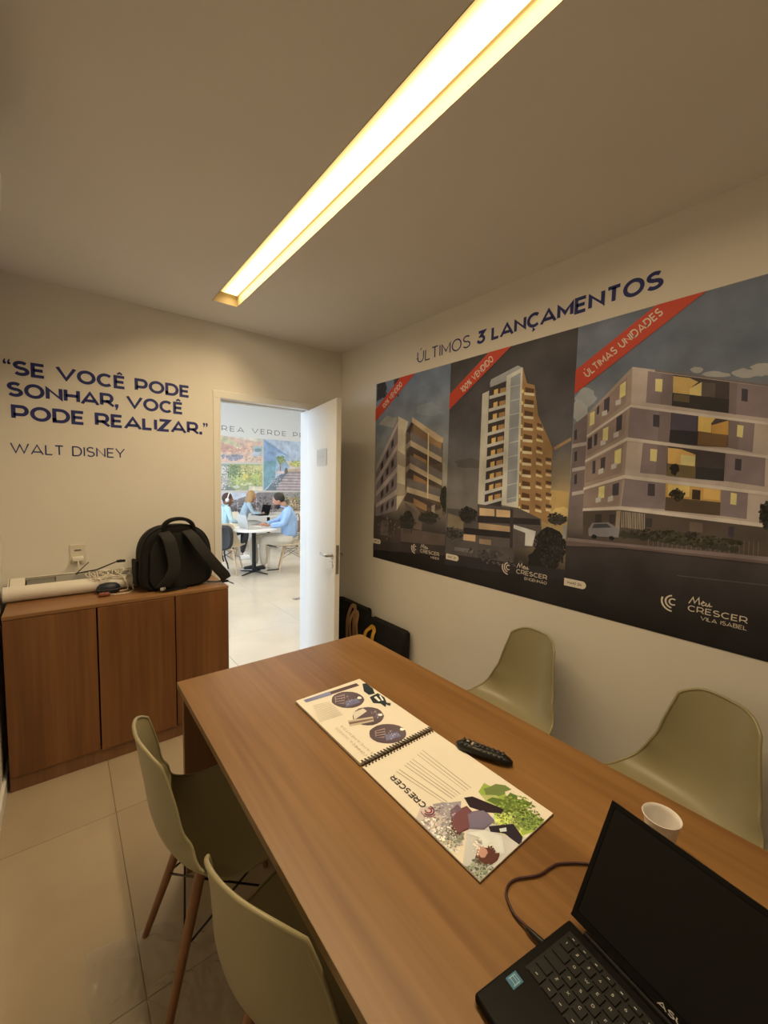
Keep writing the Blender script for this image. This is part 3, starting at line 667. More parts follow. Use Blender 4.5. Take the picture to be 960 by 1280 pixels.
[69,73,73,1924,1339,1923,1335,1917,1329,1909,1324,1899,1323,1890,1325,1887,1329,1886,1334,1888,1339,1891,1344,1898,1347,1907,1352,1915,1347,1921,1346],
[69,73,73,1960,1338,1956,1333,1951,1324,1943,1322,1934,1324,1927,1322,1920,1328,1919,1333,1917,1340,1922,1343,1932,1349,1941,1353,1948,1346,1951,1345],
[69,73,73,1986,1336,1988,1330,1983,1323,1977,1320,1968,1322,1963,1321,1951,1326,1955,1332,1956,1340,1957,1343,1967,1348,1975,1351,1980,1345,1989,1342],
[69,73,73,2024,1336,2023,1331,2019,1327,2010,1322,2002,1320,1991,1319,1988,1325,1982,1331,1984,1336,1993,1342,2000,1347,2009,1347,2014,1347,2021,1340],
[69,73,73,2052,1335,2051,1329,2050,1326,2041,1319,2033,1318,2029,1323,2025,1325,2021,1331,2022,1336,2026,1344,2032,1344,2040,1349,2045,1344,2054,1341],
[69,73,73,2088,1335,2082,1328,2077,1323,2072,1316,2064,1315,2060,1319,2052,1324,2049,1329,2054,1334,2056,1342,2062,1341,2070,1346,2077,1345,2084,1340],
[69,73,73,2116,1334,2111,1326,2110,1323,2101,1321,2094,1317,2090,1322,2085,1323,2077,1328,2081,1335,2088,1341,2094,1345,2100,1343,2106,1341,2113,1338],
[69,73,73,2139,1332,2140,1327,2139,1322,2130,1319,2124,1317,2116,1319,2110,1321,2113,1328,2111,1335,2118,1341,2122,1342,2129,1343,2136,1339,2138,1337],
[69,73,73,2167,1331,2168,1327,2164,1323,2159,1318,2152,1318,2145,1318,2144,1321,2138,1327,2141,1334,2146,1338,2150,1339,2157,1339,2164,1340,2166,1335],
[150,154,178,1635,1345,1651,1376,1721,1386,1755,1367,1768,1359,1766,1324,1639,1315],
[83,88,111,1659,1372,1715,1379,1735,1364,1652,1353],
[37,40,49,1677,1317,1674,1313,1673,1307,1667,1305,1662,1306,1658,1305,1653,1309,1651,1313,1652,1318,1657,1323,1661,1326,1666,1324,1671,1323,1672,1321],
[37,40,49,1750,1319,1750,1316,1746,1312,1741,1306,1737,1310,1731,1308,1731,1313,1728,1316,1726,1321,1732,1326,1736,1325,1740,1329,1743,1324,1750,1322],
[148,139,152,1540,1296,1775,1300,2244,1316,2412,1320,2414,1290,2246,1291,1776,1280,1536,1255],
[122,111,120,1539,1279,1776,1289,2245,1301,2414,1303,2414,1290,2246,1291,1776,1280,1536,1255],
[99,98,111,1988,1202,2251,1220,2251,1216,1988,1199],
[104,101,105,2212,1497,2401,1478,2405,1418,2214,1430],
[42,47,49,2255,1459,2248,1442,2246,1421,2241,1416,2233,1412,2227,1423,2222,1439,2214,1456,2218,1478,2217,1494,2228,1490,2236,1500,2243,1487,2249,1478],
[-1,320,7,0.35,72,73,70,1992,1352,180,22,1],
[-1,40,5,0.35,72,70,64,1971,1515,24,25,1],
[-1,60,7,0.35,48,52,55,2234,1458,21,44,1],],
'far': [
[234,208,194,2764,2492,3839,2505,3833,1927,2757,1902],
[219,219,185,2861,2467,2982,2443,3310,2297,3275,2226,2860,2355],
[244,237,225,2916,2490,3839,2496,3777,2401,3416,2420],
[227,186,173,2860,2333,3275,2214,3826,2309,3826,2166,2857,2109],
[252,219,201,3416,2328,3582,2386,3581,2151,3414,2142],
[180,211,225,3606,2282,3826,2297,3831,2166,3618,2154],
[244,216,202,2857,2109,3833,2166,3833,1927,2855,1884],
[169,174,194,3072,2008,3082,1983,3057,1964,3035,1965,3009,1961,2990,1965,2983,1987,2975,2003,2978,2023,2985,2043,3009,2042,3034,2040,3050,2051,3065,2029],
[169,174,194,3178,2025,3163,2004,3159,1979,3136,1969,3110,1983,3095,1987,3084,2003,3057,2018,3065,2043,3091,2054,3113,2065,3136,2069,3157,2059,3183,2048],
[169,174,194,3292,2042,3276,2023,3257,2007,3240,1990,3218,2001,3198,1995,3169,2011,3179,2036,3177,2060,3196,2071,3214,2088,3237,2083,3259,2074,3280,2064],
[169,174,194,3364,2027,3372,2011,3356,1996,3334,1981,3307,1981,3279,1995,3261,2000,3251,2021,3276,2042,3281,2056,3307,2063,3333,2060,3351,2060,3377,2049],
[169,174,194,3143,1961,3152,1938,3134,1932,3113,1920,3090,1922,3071,1922,3044,1939,3039,1956,3042,1974,3073,1988,3091,1999,3114,2013,3140,1999,3160,1978],
[169,174,194,3272,1976,3258,1960,3231,1935,3216,1934,3192,1922,3164,1930,3158,1947,3149,1970,3148,1994,3173,2002,3195,2022,3219,2012,3236,2008,3251,1996],
[169,174,194,2954,2024,2958,2001,2946,1990,2924,1988,2898,1987,2870,1986,2853,1998,2869,2020,2875,2036,2874,2050,2900,2055,2922,2057,2942,2056,2951,2043],
[142,169,176,3804,2212,3800,2193,3774,2178,3743,2164,3706,2164,3663,2169,3640,2185,3646,2202,3653,2223,3671,2237,3708,2236,3749,2251,3779,2240,3813,2229],
[210,219,233,3581,2151,3833,2166,3833,2071,3581,2034],
[189,201,159,2757,1846,3838,1867,3836,1239,2750,1261],
[219,221,168,3295,1822,3838,1843,3837,1711,3306,1695],
[164,178,142,3066,1825,3307,1811,3294,1648,3065,1664],
[204,216,152,3155,1598,3837,1687,3837,1373,3154,1366],
[180,193,194,2757,1846,3044,1851,3029,1434,2752,1430],
[234,231,232,2876,1795,3021,1795,3018,1480,2873,1477],
[244,232,138,3517,1571,3482,1529,3471,1509,3422,1489,3374,1472,3328,1510,3298,1539,3313,1566,3318,1599,3347,1624,3383,1654,3421,1632,3456,1647,3487,1606],
[210,224,150,3755,1576,3744,1536,3699,1516,3668,1504,3630,1482,3594,1518,3576,1546,3576,1572,3562,1611,3595,1621,3637,1658,3667,1630,3708,1646,3729,1602],
[249,251,246,3289,1325,3268,1310,3247,1294,3225,1286,3190,1296,3157,1300,3148,1310,3132,1324,3129,1343,3170,1347,3194,1356,3232,1368,3268,1354,3273,1345],
[234,241,194,3448,1381,3455,1364,3448,1354,3400,1352,3358,1356,3329,1356,3304,1364,3310,1379,3307,1394,3326,1409,3365,1415,3397,1414,3443,1403,3471,1392],
[239,242,211,3588,1399,3563,1387,3554,1373,3522,1366,3492,1370,3460,1376,3453,1386,3423,1397,3442,1412,3456,1424,3487,1428,3523,1431,3542,1426,3573,1410],
[251,246,225,3505,1346,3836,1336,3836,1239,3493,1239],
[155,178,133,3227,1669,3244,1625,3199,1596,3166,1555,3123,1580,3100,1591,3043,1627,3066,1664,3046,1699,3077,1721,3123,1750,3163,1761,3192,1744,3236,1713],
[147,160,157,2752,1430,2906,1432,3199,1239,2750,1250],
[207,224,247,3867,2507,4884,2503,5171,2504,5181,1227,3864,1239],
[157,186,225,3867,2507,4521,2107,4521,1957,4182,1967,3865,1928],
[145,189,207,3865,1952,4182,1967,4156,1523,3864,1239],
[180,208,235,4182,2187,4521,2107,4522,1756,4182,1696],
[135,150,168,3975,1301,4182,1549,4393,1703,4501,1681,4287,1240,3899,1239],
[180,168,178,4501,1706,4888,1742,5177,1777,5181,1227,4182,1240],
[219,208,211,4460,1667,5178,1673,5178,1642,4433,1634],
[219,208,211,4406,1596,5178,1600,5178,1568,4380,1563],
[219,208,211,4353,1525,5179,1526,5179,1495,4327,1492],
[219,208,211,4300,1454,5179,1453,5180,1422,4274,1421],
[219,208,211,4247,1384,5180,1380,5180,1348,4221,1351],
[219,208,211,4195,1314,5180,1306,5181,1275,4169,1282],
[244,231,225,4446,1979,4859,1972,4860,1818,4582,1758],
[222,203,176,4500,1781,5176,1816,5177,1751,4473,1705],
[148,168,123,4319,2035,4306,2013,4277,2007,4217,1987,4195,2003,4203,2029,4169,2057,4222,2080,4261,2087,4320,2062],
[148,168,123,4396,2051,4419,2014,4350,2018,4319,1999,4298,2009,4297,2046,4279,2072,4314,2105,4351,2074,4397,2066],
[148,168,123,4426,1978,4456,1950,4407,1952,4354,1944,4320,1958,4312,1972,4295,1991,4361,2017,4405,2009,4451,2008],
[148,168,123,4328,1948,4363,1920,4317,1890,4269,1920,4250,1923,4239,1945,4251,1975,4272,1999,4309,1988,4352,1963],
[234,224,228,4182,1721,4420,1728,4393,1653,4182,1647],
[180,145,133,4278,1922,4307,1923,4308,1725,4279,1724],
[219,224,138,4677,1926,4653,1897,4628,1865,4584,1872,4539,1881,4542,1920,4540,1945,4584,1963,4635,1982,4650,1950],
[219,224,138,4807,1957,4772,1935,4745,1922,4699,1916,4677,1923,4639,1950,4682,1982,4696,1998,4744,2001,4773,1979],
[219,224,138,4879,1921,4879,1893,4834,1860,4776,1885,4746,1879,4727,1915,4738,1944,4776,1970,4820,1967,4883,1945],
[219,224,138,4790,1880,4764,1847,4712,1823,4661,1834,4632,1840,4620,1873,4637,1910,4676,1910,4709,1925,4761,1906],
[125,123,116,4492,1730,4504,1708,4482,1688,4465,1657,4442,1657,4422,1678,4415,1704,4395,1727,4415,1758,4415,1785,4441,1808,4460,1812,4487,1781,4485,1763],
[180,178,182,2045,1206,2848,1193,4892,1201,6446,1171,6469,-113,2029,228],
[227,236,254,2045,1206,3338,1192,3749,1203,3408,1062,3037,996,2845,885,2039,881],
[155,150,156,2845,862,3059,984,3529,1132,3774,1191,4182,1178,4078,757,3336,755,2877,677],
[125,120,124,2844,793,3337,944,3650,1011,3673,648,2853,540],
[214,216,225,3221,1064,3239,1063,3236,641,3218,641],
[214,216,225,3408,1062,3427,1061,3425,633,3406,634],
[214,216,225,3674,1059,3694,1059,3693,623,3673,624],
[202,178,159,4448,1051,6448,1058,6458,518,4449,620],
[135,140,107,4394,1127,4394,1103,4363,1055,4327,1089,4289,1094,4238,1128,4295,1172,4329,1177,4361,1208,4376,1164],
[172,169,116,4477,1033,4491,988,4434,951,4394,985,4363,1009,4327,1034,4347,1085,4401,1067,4424,1109,4477,1055],
[113,113,98,4593,937,4551,886,4503,907,4465,860,4416,896,4436,940,4414,982,4455,1022,4513,1022,4542,990],
[195,186,133,4604,842,4595,805,4581,799,4549,768,4507,824,4455,846,4478,870,4537,928,4581,877,4617,896],
[135,140,107,4723,744,4680,725,4659,676,4624,664,4566,702,4549,749,4595,789,4619,823,4653,777,4681,793],
[172,169,116,4749,1035,4797,1015,4729,976,4697,955,4656,1002,4646,1036,4667,1054,4696,1070,4731,1083,4745,1082],
[113,113,98,4839,938,4841,915,4798,902,4762,895,4711,886,4742,939,4702,977,4753,985,4802,972,4820,977],
[195,186,133,4956,839,4895,802,4890,763,4845,760,4778,793,4806,843,4814,885,4842,898,4885,879,4899,866],
[135,140,107,5005,741,4980,689,4968,691,4911,710,4866,704,4885,745,4886,778,4918,787,4972,820,4988,794],
[172,169,116,5074,1036,5095,1012,5032,989,4993,956,4961,1017,4934,1038,4956,1073,4992,1116,5047,1121,5065,1063],
[113,113,98,5150,938,5133,902,5120,864,5066,875,5043,899,5054,939,5021,962,5071,995,5108,986,5172,985],
[195,186,133,5260,838,5260,808,5211,794,5158,754,5116,806,5104,841,5108,888,5148,890,5202,914,5217,861],
[135,140,107,5326,737,5330,698,5272,657,5244,653,5165,712,5177,742,5213,794,5221,795,5274,774,5297,792],
[172,169,116,5384,1038,5376,983,5371,998,5318,962,5273,1017,5233,1040,5253,1063,5306,1104,5359,1110,5384,1088],
[113,113,98,5470,938,5454,884,5440,866,5399,902,5355,911,5302,941,5383,977,5387,996,5452,1015,5498,988],
[195,186,133,5578,836,5590,784,5528,783,5477,770,5413,806,5459,839,5449,863,5473,907,5521,868,5541,871],
[135,140,107,5637,734,5677,703,5616,693,5552,687,5515,689,5520,737,5551,766,5549,781,5605,767,5656,772],
[172,169,116,5709,1040,5742,1000,5681,979,5648,1007,5614,1014,5616,1041,5604,1072,5634,1083,5698,1106,5710,1093],
[113,113,98,5800,938,5793,881,5782,899,5733,901,5662,903,5706,939,5693,995,5728,976,5770,986,5797,989],
[195,186,133,5940,834,5925,781,5855,745,5800,773,5773,788,5747,838,5802,864,5802,899,5864,905,5900,863],
[135,140,107,6007,729,5969,674,5946,662,5912,663,5856,710,5863,733,5869,774,5911,806,5946,777,6005,752],
[172,169,116,6126,1041,6084,1004,6027,985,5975,956,5921,1022,5964,1043,5920,1080,5969,1108,6032,1107,6054,1079],
[113,113,98,6143,938,6200,912,6126,876,6078,847,6037,887,6052,939,6006,975,6058,1002,6132,1022,6163,970],
[195,186,133,6266,832,6251,804,6218,762,6174,771,6134,809,6070,836,6108,877,6172,866,6217,890,6279,867],
[135,140,107,6363,725,6345,680,6297,687,6247,647,6207,701,6213,729,6192,777,6240,804,6291,801,6373,779],
[172,169,116,6436,1044,6438,1020,6385,950,6330,983,6316,1002,6275,1045,6319,1098,6332,1122,6398,1105,6469,1071],
[210,153,150,3133,656,3121,642,3121,629,3109,619,3095,611,3082,633,3077,644,3079,658,3078,679,3088,695,3098,690,3109,689,3116,697,3123,679],
[180,183,202,3179,600,3180,584,3171,575,3161,552,3152,567,3143,576,3127,589,3132,602,3133,620,3137,640,3151,640,3165,651,3177,630,3180,622],
[231,224,228,3246,614,3240,599,3227,588,3220,568,3206,575,3195,588,3182,595,3178,617,3193,632,3195,652,3206,660,3219,651,3232,640,3238,635],
[210,153,150,3291,629,3293,607,3290,595,3275,593,3261,599,3251,600,3243,611,3245,631,3244,649,3251,669,3264,675,3274,674,3289,658,3298,643],
[180,183,202,3354,643,3352,628,3345,605,3331,596,3318,594,3307,609,3302,628,3297,645,3302,668,3305,681,3318,693,3332,693,3342,669,3349,660],
[231,224,228,3412,586,3406,563,3401,546,3389,538,3377,539,3361,563,3354,566,3360,588,3359,604,3366,618,3376,631,3388,621,3400,626,3414,608],
[210,153,150,3472,600,3467,585,3461,566,3445,569,3433,562,3422,561,3412,581,3410,603,3414,619,3425,642,3432,644,3447,635,3453,636,3461,623],
[180,183,202,3532,615,3523,601,3515,588,3502,578,3489,567,3475,577,3469,595,3468,617,3467,639,3482,647,3490,651,3505,662,3511,642,3522,630],
[231,224,228,3591,629,3579,607,3578,603,3563,583,3547,588,3540,598,3526,609,3530,632,3528,651,3533,673,3550,683,3562,666,3570,660,3583,647],
[219,203,201,2035,621,6459,432,6469,-113,2029,228],
[-1,150,16,0.3,180,211,159,3340,1555,509,305,7],
[-1,150,16,0.3,231,223,159,3531,1701,319,142,7],
[-1,150,16,0.3,155,174,150,3110,1666,278,184,7],
[-1,150,16,0.3,244,241,240,2928,1433,157,160,7],
[-1,90,15,0.25,180,178,194,3113,1998,254,69,9],
[-1,90,15,0.25,239,203,185,3252,2224,476,138,9],
[-1,90,15,0.25,219,203,185,3629,1989,221,71,9],
[-1,80,13,0.35,153,171,131,4313,1997,117,99,5],
[-1,80,13,0.35,219,224,159,4705,1919,168,86,5],
[-1,80,13,0.35,189,194,207,4182,1450,158,148,5],
[-1,220,20,0.4,147,146,124,4893,968,652,234,11],
[-1,220,20,0.4,197,178,150,4894,812,591,182,11],
[-1,220,20,0.4,155,151,156,3336,850,537,189,11],
[-1,220,20,0.4,197,193,197,3335,637,640,95,11],
[-1,220,20,0.4,130,125,124,3975,908,313,222,11],],
'bro': [
[91,74,83,656,1268,878,1258,877,1236,657,1248],
[129,136,184,656,1268,762,1266,757,1239,657,1248],
[99,88,101,833,1141,820,1130,805,1122,788,1120,771,1123,756,1132,743,1144,735,1160,730,1178,730,1195,738,1210,749,1224,762,1233,781,1236,799,1234,816,1224,830,1211,839,1194,842,1176,840,1157],
[99,88,101,827,1019,813,1008,799,1001,783,999,767,1001,753,1009,742,1020,734,1035,731,1050,734,1067,742,1081,753,1094,767,1102,785,1107,801,1103,816,1096,828,1084,837,1068,838,1052,834,1035],
[99,88,101,824,903,812,893,796,888,779,887,763,892,748,900,735,913,726,926,722,942,723,958,731,972,741,984,757,989,776,991,794,987,810,977,823,965,833,949,836,932,832,916],
[162,145,154,757,1221,798,1216,760,1161,737,1183],
[65,55,69,759,1215,789,1207,785,1201,755,1208],
[65,55,69,751,1201,780,1192,775,1186,747,1195],
[65,55,69,743,1188,770,1177,766,1171,739,1181],
[119,126,172,771,1174,815,1166,814,1136,755,1141],
[162,145,154,753,973,789,966,756,928,736,946],
[65,55,69,755,968,782,960,778,955,752,964],
[65,55,69,748,959,773,949,770,945,745,954],
[65,55,69,741,950,765,939,761,934,738,945],
[119,126,172,766,937,804,927,803,904,752,913],
[215,212,207,754,1098,798,1099,798,1077,734,1060],
[202,193,178,715,1070,795,1040,782,1016,703,1039],
[129,110,110,712,1060,789,1032,786,1024,708,1049],
[247,255,255,833,1158,830,1155,825,1154,823,1156,819,1157,818,1160,817,1164,821,1167,823,1170,826,1172,830,1172,833,1169,834,1165,834,1162],
[247,255,255,827,1029,823,1026,821,1025,818,1026,816,1029,815,1030,813,1035,815,1038,819,1040,823,1042,824,1039,827,1037,830,1035,830,1031],
[247,255,255,835,923,831,922,826,921,825,922,822,925,820,927,821,928,822,932,825,933,828,936,832,936,833,932,834,930,835,927],
[46,57,66,894,1240,916,1236,906,1188,889,1153,866,1159,866,1190],
[44,55,63,859,1144,900,1150,902,1112,887,1080,865,1059,865,1087,846,1105],
[242,247,250,871,1135,883,1136,877,1102,868,1103],
[242,247,250,894,1133,899,1130,888,1098,881,1099],
[57,62,69,884,1082,896,1068,883,1055,878,1068],
[211,207,199,666,1218,727,1206,726,1202,665,1214],
[211,207,199,663,1209,727,1197,725,1193,662,1205],
[211,207,199,661,1200,726,1188,725,1184,660,1196],
[211,207,199,658,1190,725,1179,724,1176,657,1187],
[211,207,199,655,1181,725,1171,724,1167,654,1178],
[211,207,199,652,1173,724,1162,723,1158,652,1169],
[211,207,199,650,1164,724,1153,723,1150,649,1160],
[211,207,199,647,1155,723,1145,722,1141,646,1151],
[211,207,199,645,1146,722,1136,721,1133,644,1143],
[211,207,199,642,1138,722,1128,721,1124,641,1135],
[211,207,199,640,1130,721,1120,720,1116,639,1126],
[211,207,199,637,1121,721,1112,720,1108,636,1118],
[162,155,151,816,820,814,637,812,636,814,819],
[162,155,151,803,818,804,637,802,637,801,817],
[162,155,151,791,816,794,638,793,637,789,815],
[162,155,151,766,811,776,639,774,639,764,810],
[162,155,151,754,809,766,640,765,639,752,808],
[162,155,151,742,807,757,641,755,640,740,806],
[162,155,151,731,805,748,641,746,641,729,804],
[162,155,151,708,801,730,642,728,642,706,800],
[162,155,151,697,799,721,643,720,642,695,798],
[162,193,95,818,616,855,627,866,580,870,453,820,461,769,480,768,510,803,568],
[192,205,140,816,605,846,583,833,523,811,477,779,502,793,553],
[104,134,66,895,510,879,510,846,522,838,519,824,525,821,550,821,546,820,552,816,570,812,586,832,583,850,560,882,565,887,547,877,541,891,529],
[140,169,95,867,465,866,457,857,466,840,473,828,479,827,488,810,501,817,503,823,510,842,497,854,496,862,486,869,474,877,466],
[121,145,89,873,575,869,570,849,575,845,582,834,591,824,598,832,605,837,615,856,609,877,606,893,588,894,569],
[211,217,228,704,558,810,540,794,452,675,464,603,466,607,508],
[162,160,181,742,581,708,581,688,572,678,584,655,585,652,608,640,612,641,629,659,643,673,652,688,648,695,658,720,647,729,638,759,622,741,609],
[202,198,205,668,605,665,591,648,590,634,586,618,595,598,596,602,622,600,642,609,650,635,653,643,657,666,671,682,660,699,647,685,636,685,606],
[144,150,148,686,552,680,545,673,547,655,548,657,562,644,566,635,572,624,576,630,589,643,585,636,598,655,600,652,589,673,590,684,588,676,575,687,570,693,555],
[129,143,131,673,458,660,460,663,451,641,453,643,468,622,463,615,477,627,479,622,489,613,504,637,494,629,504,640,498,663,501,668,489,681,482,679,464,668,471],
[44,36,45,773,625,793,615,810,574,823,542,808,538,779,564,761,597],
[48,43,57,752,534,804,503,790,469,777,459,767,463,765,500,744,522],
[221,238,255,766,515,782,507,774,500,761,508],
[104,55,66,714,612,758,604,755,582,715,555,679,563,683,589],
[117,107,137,742,591,784,571,777,534,736,534,709,558],
[93,60,57,692,567,688,560,680,558,672,561,665,564,661,569,662,577,671,583,676,591,688,594,695,590,701,586,701,581,698,572],
[119,98,125,733,598,729,590,716,591,709,589,704,594,702,599,702,610,711,615,717,621,726,619,736,621,744,621,742,609,740,605],
[230,238,255,697,553,736,534,755,500,723,470,705,479,721,507,688,497,712,523],
[99,60,54,710,473,698,469,691,469,677,471,664,477,661,484,660,499,669,504,681,509,689,508,706,509,716,501,717,487,718,479],
[204,157,148,694,495,688,492,681,488,676,488,677,494,672,498,674,503,678,507,683,512,692,513,700,512,701,508,700,501,701,497],
[211,248,110,789,545,813,530,811,508,784,513,774,530],
[204,229,95,800,501,799,477,789,465,793,481],
[-1,420,3.2,0.35,129,155,81,839,519,63,47,13],
[-1,160,3,0.35,183,198,125,793,511,38,29,13],
[-1,160,3,0.35,99,122,72,846,492,39,30,13],
[-1,200,3,0.35,172,169,178,685,613,50,38,13],
[-1,170,3.4,0.35,221,229,243,638,569,47,35,13],
[-1,150,2.4,0.35,151,157,154,662,565,29,22,13],
[-1,200,2.6,0.35,138,150,140,656,479,29,22,13],
[-1,90,3,0.35,243,250,255,699,505,31,23,13],
[-1,60,2.2,0.35,97,57,57,688,488,18,14,13],
[-1,70,2.6,0.35,76,50,66,729,580,28,22,13],
[-1,90,4,0.35,230,236,255,639,607,32,32,13],
[48,38,48,773,625,793,615,810,574,823,542,808,538,779,564,761,597],
[50,45,60,752,534,804,503,790,469,777,459,767,463,765,500,744,522],
[221,238,255,766,515,782,507,774,500,761,508],
[121,81,92,717,605,755,602,750,580,715,559,683,564,686,587],
[125,119,151,741,586,780,570,775,537,740,537,714,558],
[234,245,255,700,547,733,532,748,502,722,474,710,480,721,505,692,498,712,523],
[104,65,60,705,476,697,473,691,472,682,473,673,476,668,481,666,490,669,496,673,500,680,504,689,507,698,506,704,500,710,494,711,487,709,483],
[211,167,160,695,492,689,491,682,489,677,491,674,495,676,500,679,504,686,507,693,508,698,507,699,502,699,498],
[-1,50,2,0.5,162,157,184,784,1176,34,32,21],
[-1,50,2,0.5,162,157,184,813,1044,21,24,21],
[-1,50,2,0.5,162,157,184,782,928,29,22,21],],
}

# ------------------------------------------------------------------ room shell
DX0, DX1, DZ = .895, 1.572, 2.10     # door opening
OX0, OX1, OZ = .845, 1.622, 2.15     # hole in the wall (frame fills the difference)
def slab(name, lo, hi, m=M['wall'], parent=None):
    bm = B(); box(bm, lo, hi); return struct(name, bm, m, parent)
bm = B()
box(bm, (XL-.15, YB, 0), (OX0, FY0, H)); box(bm, (OX1, YB, 0), (XR+.15, FY0, H)); box(bm, (OX0, YB, OZ), (OX1, FY0, H)); box(bm, (FX0, FY0-.06, H), (FX1, FY0, FH+.1))
box(bm, (FX0, YB+.03, 0), (XL-.15, FY0, H)); box(bm, (XR+.15, YB+.03, 0), (FX1, FY0, H))
struct('wall_back', bm, M['wall'])
slab('wall_right', (XR, YF-.15, 0), (XR+.15, YB, H)); slab('wall_left', (XL-.15, YF-.15, 0), (XL, YB, H)); slab('wall_front', (XL, YF-.15, 0), (XR, YF, H))
slab('wall_far', (FX0, FY1, 0), (FX1, FY1+.1, FH), M['wall']); slab('wall_lounge_right', (FX1, FY0, 0), (FX1+.1, FY1, FH))
bm = B(); box(bm, (FX0-.1, FY0, 0), (FX0, 3.9, FH)); box(bm, (FX0-.1, 7.9, 0), (FX0, FY1, FH)); box(bm, (FX0-.1, 3.9, 2.9), (FX0, 7.9, FH)); box(bm, (FX0-.1, 3.9, 0), (FX0, 7.9, .25))
struct('wall_lounge_left', bm, M['wall'])
# shopfront window of the lounge
bm = B()
for y in (3.9, 4.88, 5.88, 6.88, 7.84): box(bm, (FX0-.07, y, .25), (FX0-.02, y+.06, 2.9))
for z in (.25, 2.84): box(bm, (FX0-.07, 3.96, z), (FX0-.02, 7.84, z+.06))
wn = struct('window_1', bm, M['alu']); bm = B(); box(bm, (FX0-.05, 3.96, .31), (FX0-.044, 7.84, 2.84)); struct('pane', bm, M['glass'], wn)
# ceiling with the light slot cut out of it
SX0, SX1, SY0, SY1, SD = .742, .892, -.15, 2.63, .072
bm = B()
box(bm, (XL, YF, H), (SX0, YB, H+.14)); box(bm, (SX1, YF, H), (XR, YB, H+.14)); box(bm, (SX0, SY1, H), (SX1, YB, H+.14)); box(bm, (SX0, YF, H), (SX1, SY0, H+.14)); box(bm, (SX0, SY0, H+SD), (SX1, SY1, H+.14))
ce = struct('ceiling', bm, M['ceil'])
bm = B()   # slot lining, colour darkened and yellowed to hold its lamplit glow below white
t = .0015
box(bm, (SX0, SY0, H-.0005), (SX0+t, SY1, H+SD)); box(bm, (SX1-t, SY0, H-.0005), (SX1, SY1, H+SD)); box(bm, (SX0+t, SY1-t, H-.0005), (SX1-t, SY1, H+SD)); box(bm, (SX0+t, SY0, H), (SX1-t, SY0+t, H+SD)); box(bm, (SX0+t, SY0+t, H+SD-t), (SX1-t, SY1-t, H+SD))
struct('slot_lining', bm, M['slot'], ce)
bm = B(); box(bm, (FX0, FY0, FH), (FX1, FY1, FH+.1)); struct('ceiling', bm, M['ceil'])
ls = thing('led_light', 'long recessed warm white LED strip glowing in the ceiling slot', 'light', ((SX0+SX1)/2, (SY0+SY1)/2, H+SD))
cx, cy, L_ = (SX0+SX1)/2, (SY0+SY1)/2, (SY1-SY0)/2
bm = B(); box(bm, (-.0725, -L_+.004, -.0075), (.0725, L_-.004, -.0035)); obj('diffuser', bm, M['led'], ls, 0)
bm = B(); box(bm, (-.0725, -L_+.004, -.0035), (.0725, L_-.004, -.0016)); obj('base_plate', bm, M['white'], ls, 0)
# unseen ceiling panels, added to light the lounge
first = None
for i, (x, y) in enumerate([(-1, 4.6), (1.4, 4.6), (3.8, 4.6), (-1, 6.8), (1.4, 6.8), (3.8, 6.8), (5.8, 5.6)]):
    if first is None:
        first = r = thing('fill_panel_light', 'added unseen panel light in the lounge ceiling', 'light', (x, y, FH), 0, 'added lounge ceiling panel lights')
        bm = B(); box(bm, (-.31, -.31, -.012), (.31, .31, -.001), .003); obj('frame', bm, M['white'], r, 0)
        bm = B(); box(bm, (-.29, -.29, -.014), (.29, .29, -.012)); obj('diffuser', bm, M['panel'], r, 0)
    else: dup(first, (x, y, FH), 0)
for o, w in zip([q for q in C.objects if q.get('category') == 'light' and 'panel' in q.name], ('front left, by the shopfront', 'front, above the lounge door', 'front right, over the tiles', 'back left, by the shopfront', 'back, left of the cafe table', 'back, over the blonde woman', 'farthest right')): o['label'] = 'added unseen ceiling panel light of the lounge, '+w
# floor: screed with every tile laid on it
bm = B(); box(bm, (XL-.15, YF-.15, -.10), (XR+.15, FY0, -.0025)); box(bm, (FX0-.1, FY0, -.10), (FX1+.1, FY1+.1, -.0025))
fl = struct('floor', bm, M['grout'])
TM = {}
def tile(x0, y0, x1, y1, m, g=.0012):
    k = (round(x1-x0, 3), round(y1-y0, 3), m.name)
    if k not in TM:
        bm = B(); w, d = k[0]-2*g, k[1]-2*g; e = .0012
        lo = [bm.verts.new((a*w/2, b*d/2, -.009)) for a, b in ((-1, -1), (1, -1), (1, 1), (-1, 1))]; mi = [bm.verts.new((a*w/2, b*d/2, -e)) for a, b in ((-1, -1), (1, -1), (1, 1), (-1, 1))]
        up = [bm.verts.new((a*(w/2-e), b*(d/2-e), 0)) for a, b in ((-1, -1), (1, -1), (1, 1), (-1, 1))]
        bm.faces.new(up)
        for A, Bb in ((lo, mi), (mi, up)):
            for q in range(4): bm.faces.new((A[q], A[(q+1) % 4], Bb[(q+1) % 4], Bb[q]))
        me = bpy.data.meshes.new('tile'); bm.to_mesh(me); bm.free(); me.materials.append(m); TM[k] = me
    o = bpy.data.objects.new('tile', TM[k]); C.objects.link(o); o.parent = fl; o.location = ((x0+x1)/2, (y0+y1)/2, 0)
def lay(x0, x1, y0, y1, ox, oy, p, m):
    def cuts(a, b, o): return [a]+[o+k*p for k in range(-20, 30) if a+.02 < o+k*p < b-.02]+[b]
    X, Y = cuts(x0, x1, ox), cuts(y0, y1, oy)
    for a, b in zip(X, X[1:]):
        for c, d in zip(Y, Y[1:]): tile(a, c, b, d, m)
lay(XL, XR, YF, YB, .152, 2.128, .852, M['tile']); tile(OX0+.003, YB, OX1-.003, FY0, M['tile2']); lay(FX0, FX1, FY0, FY1, .20, 3.95, .9, M['tile2'])
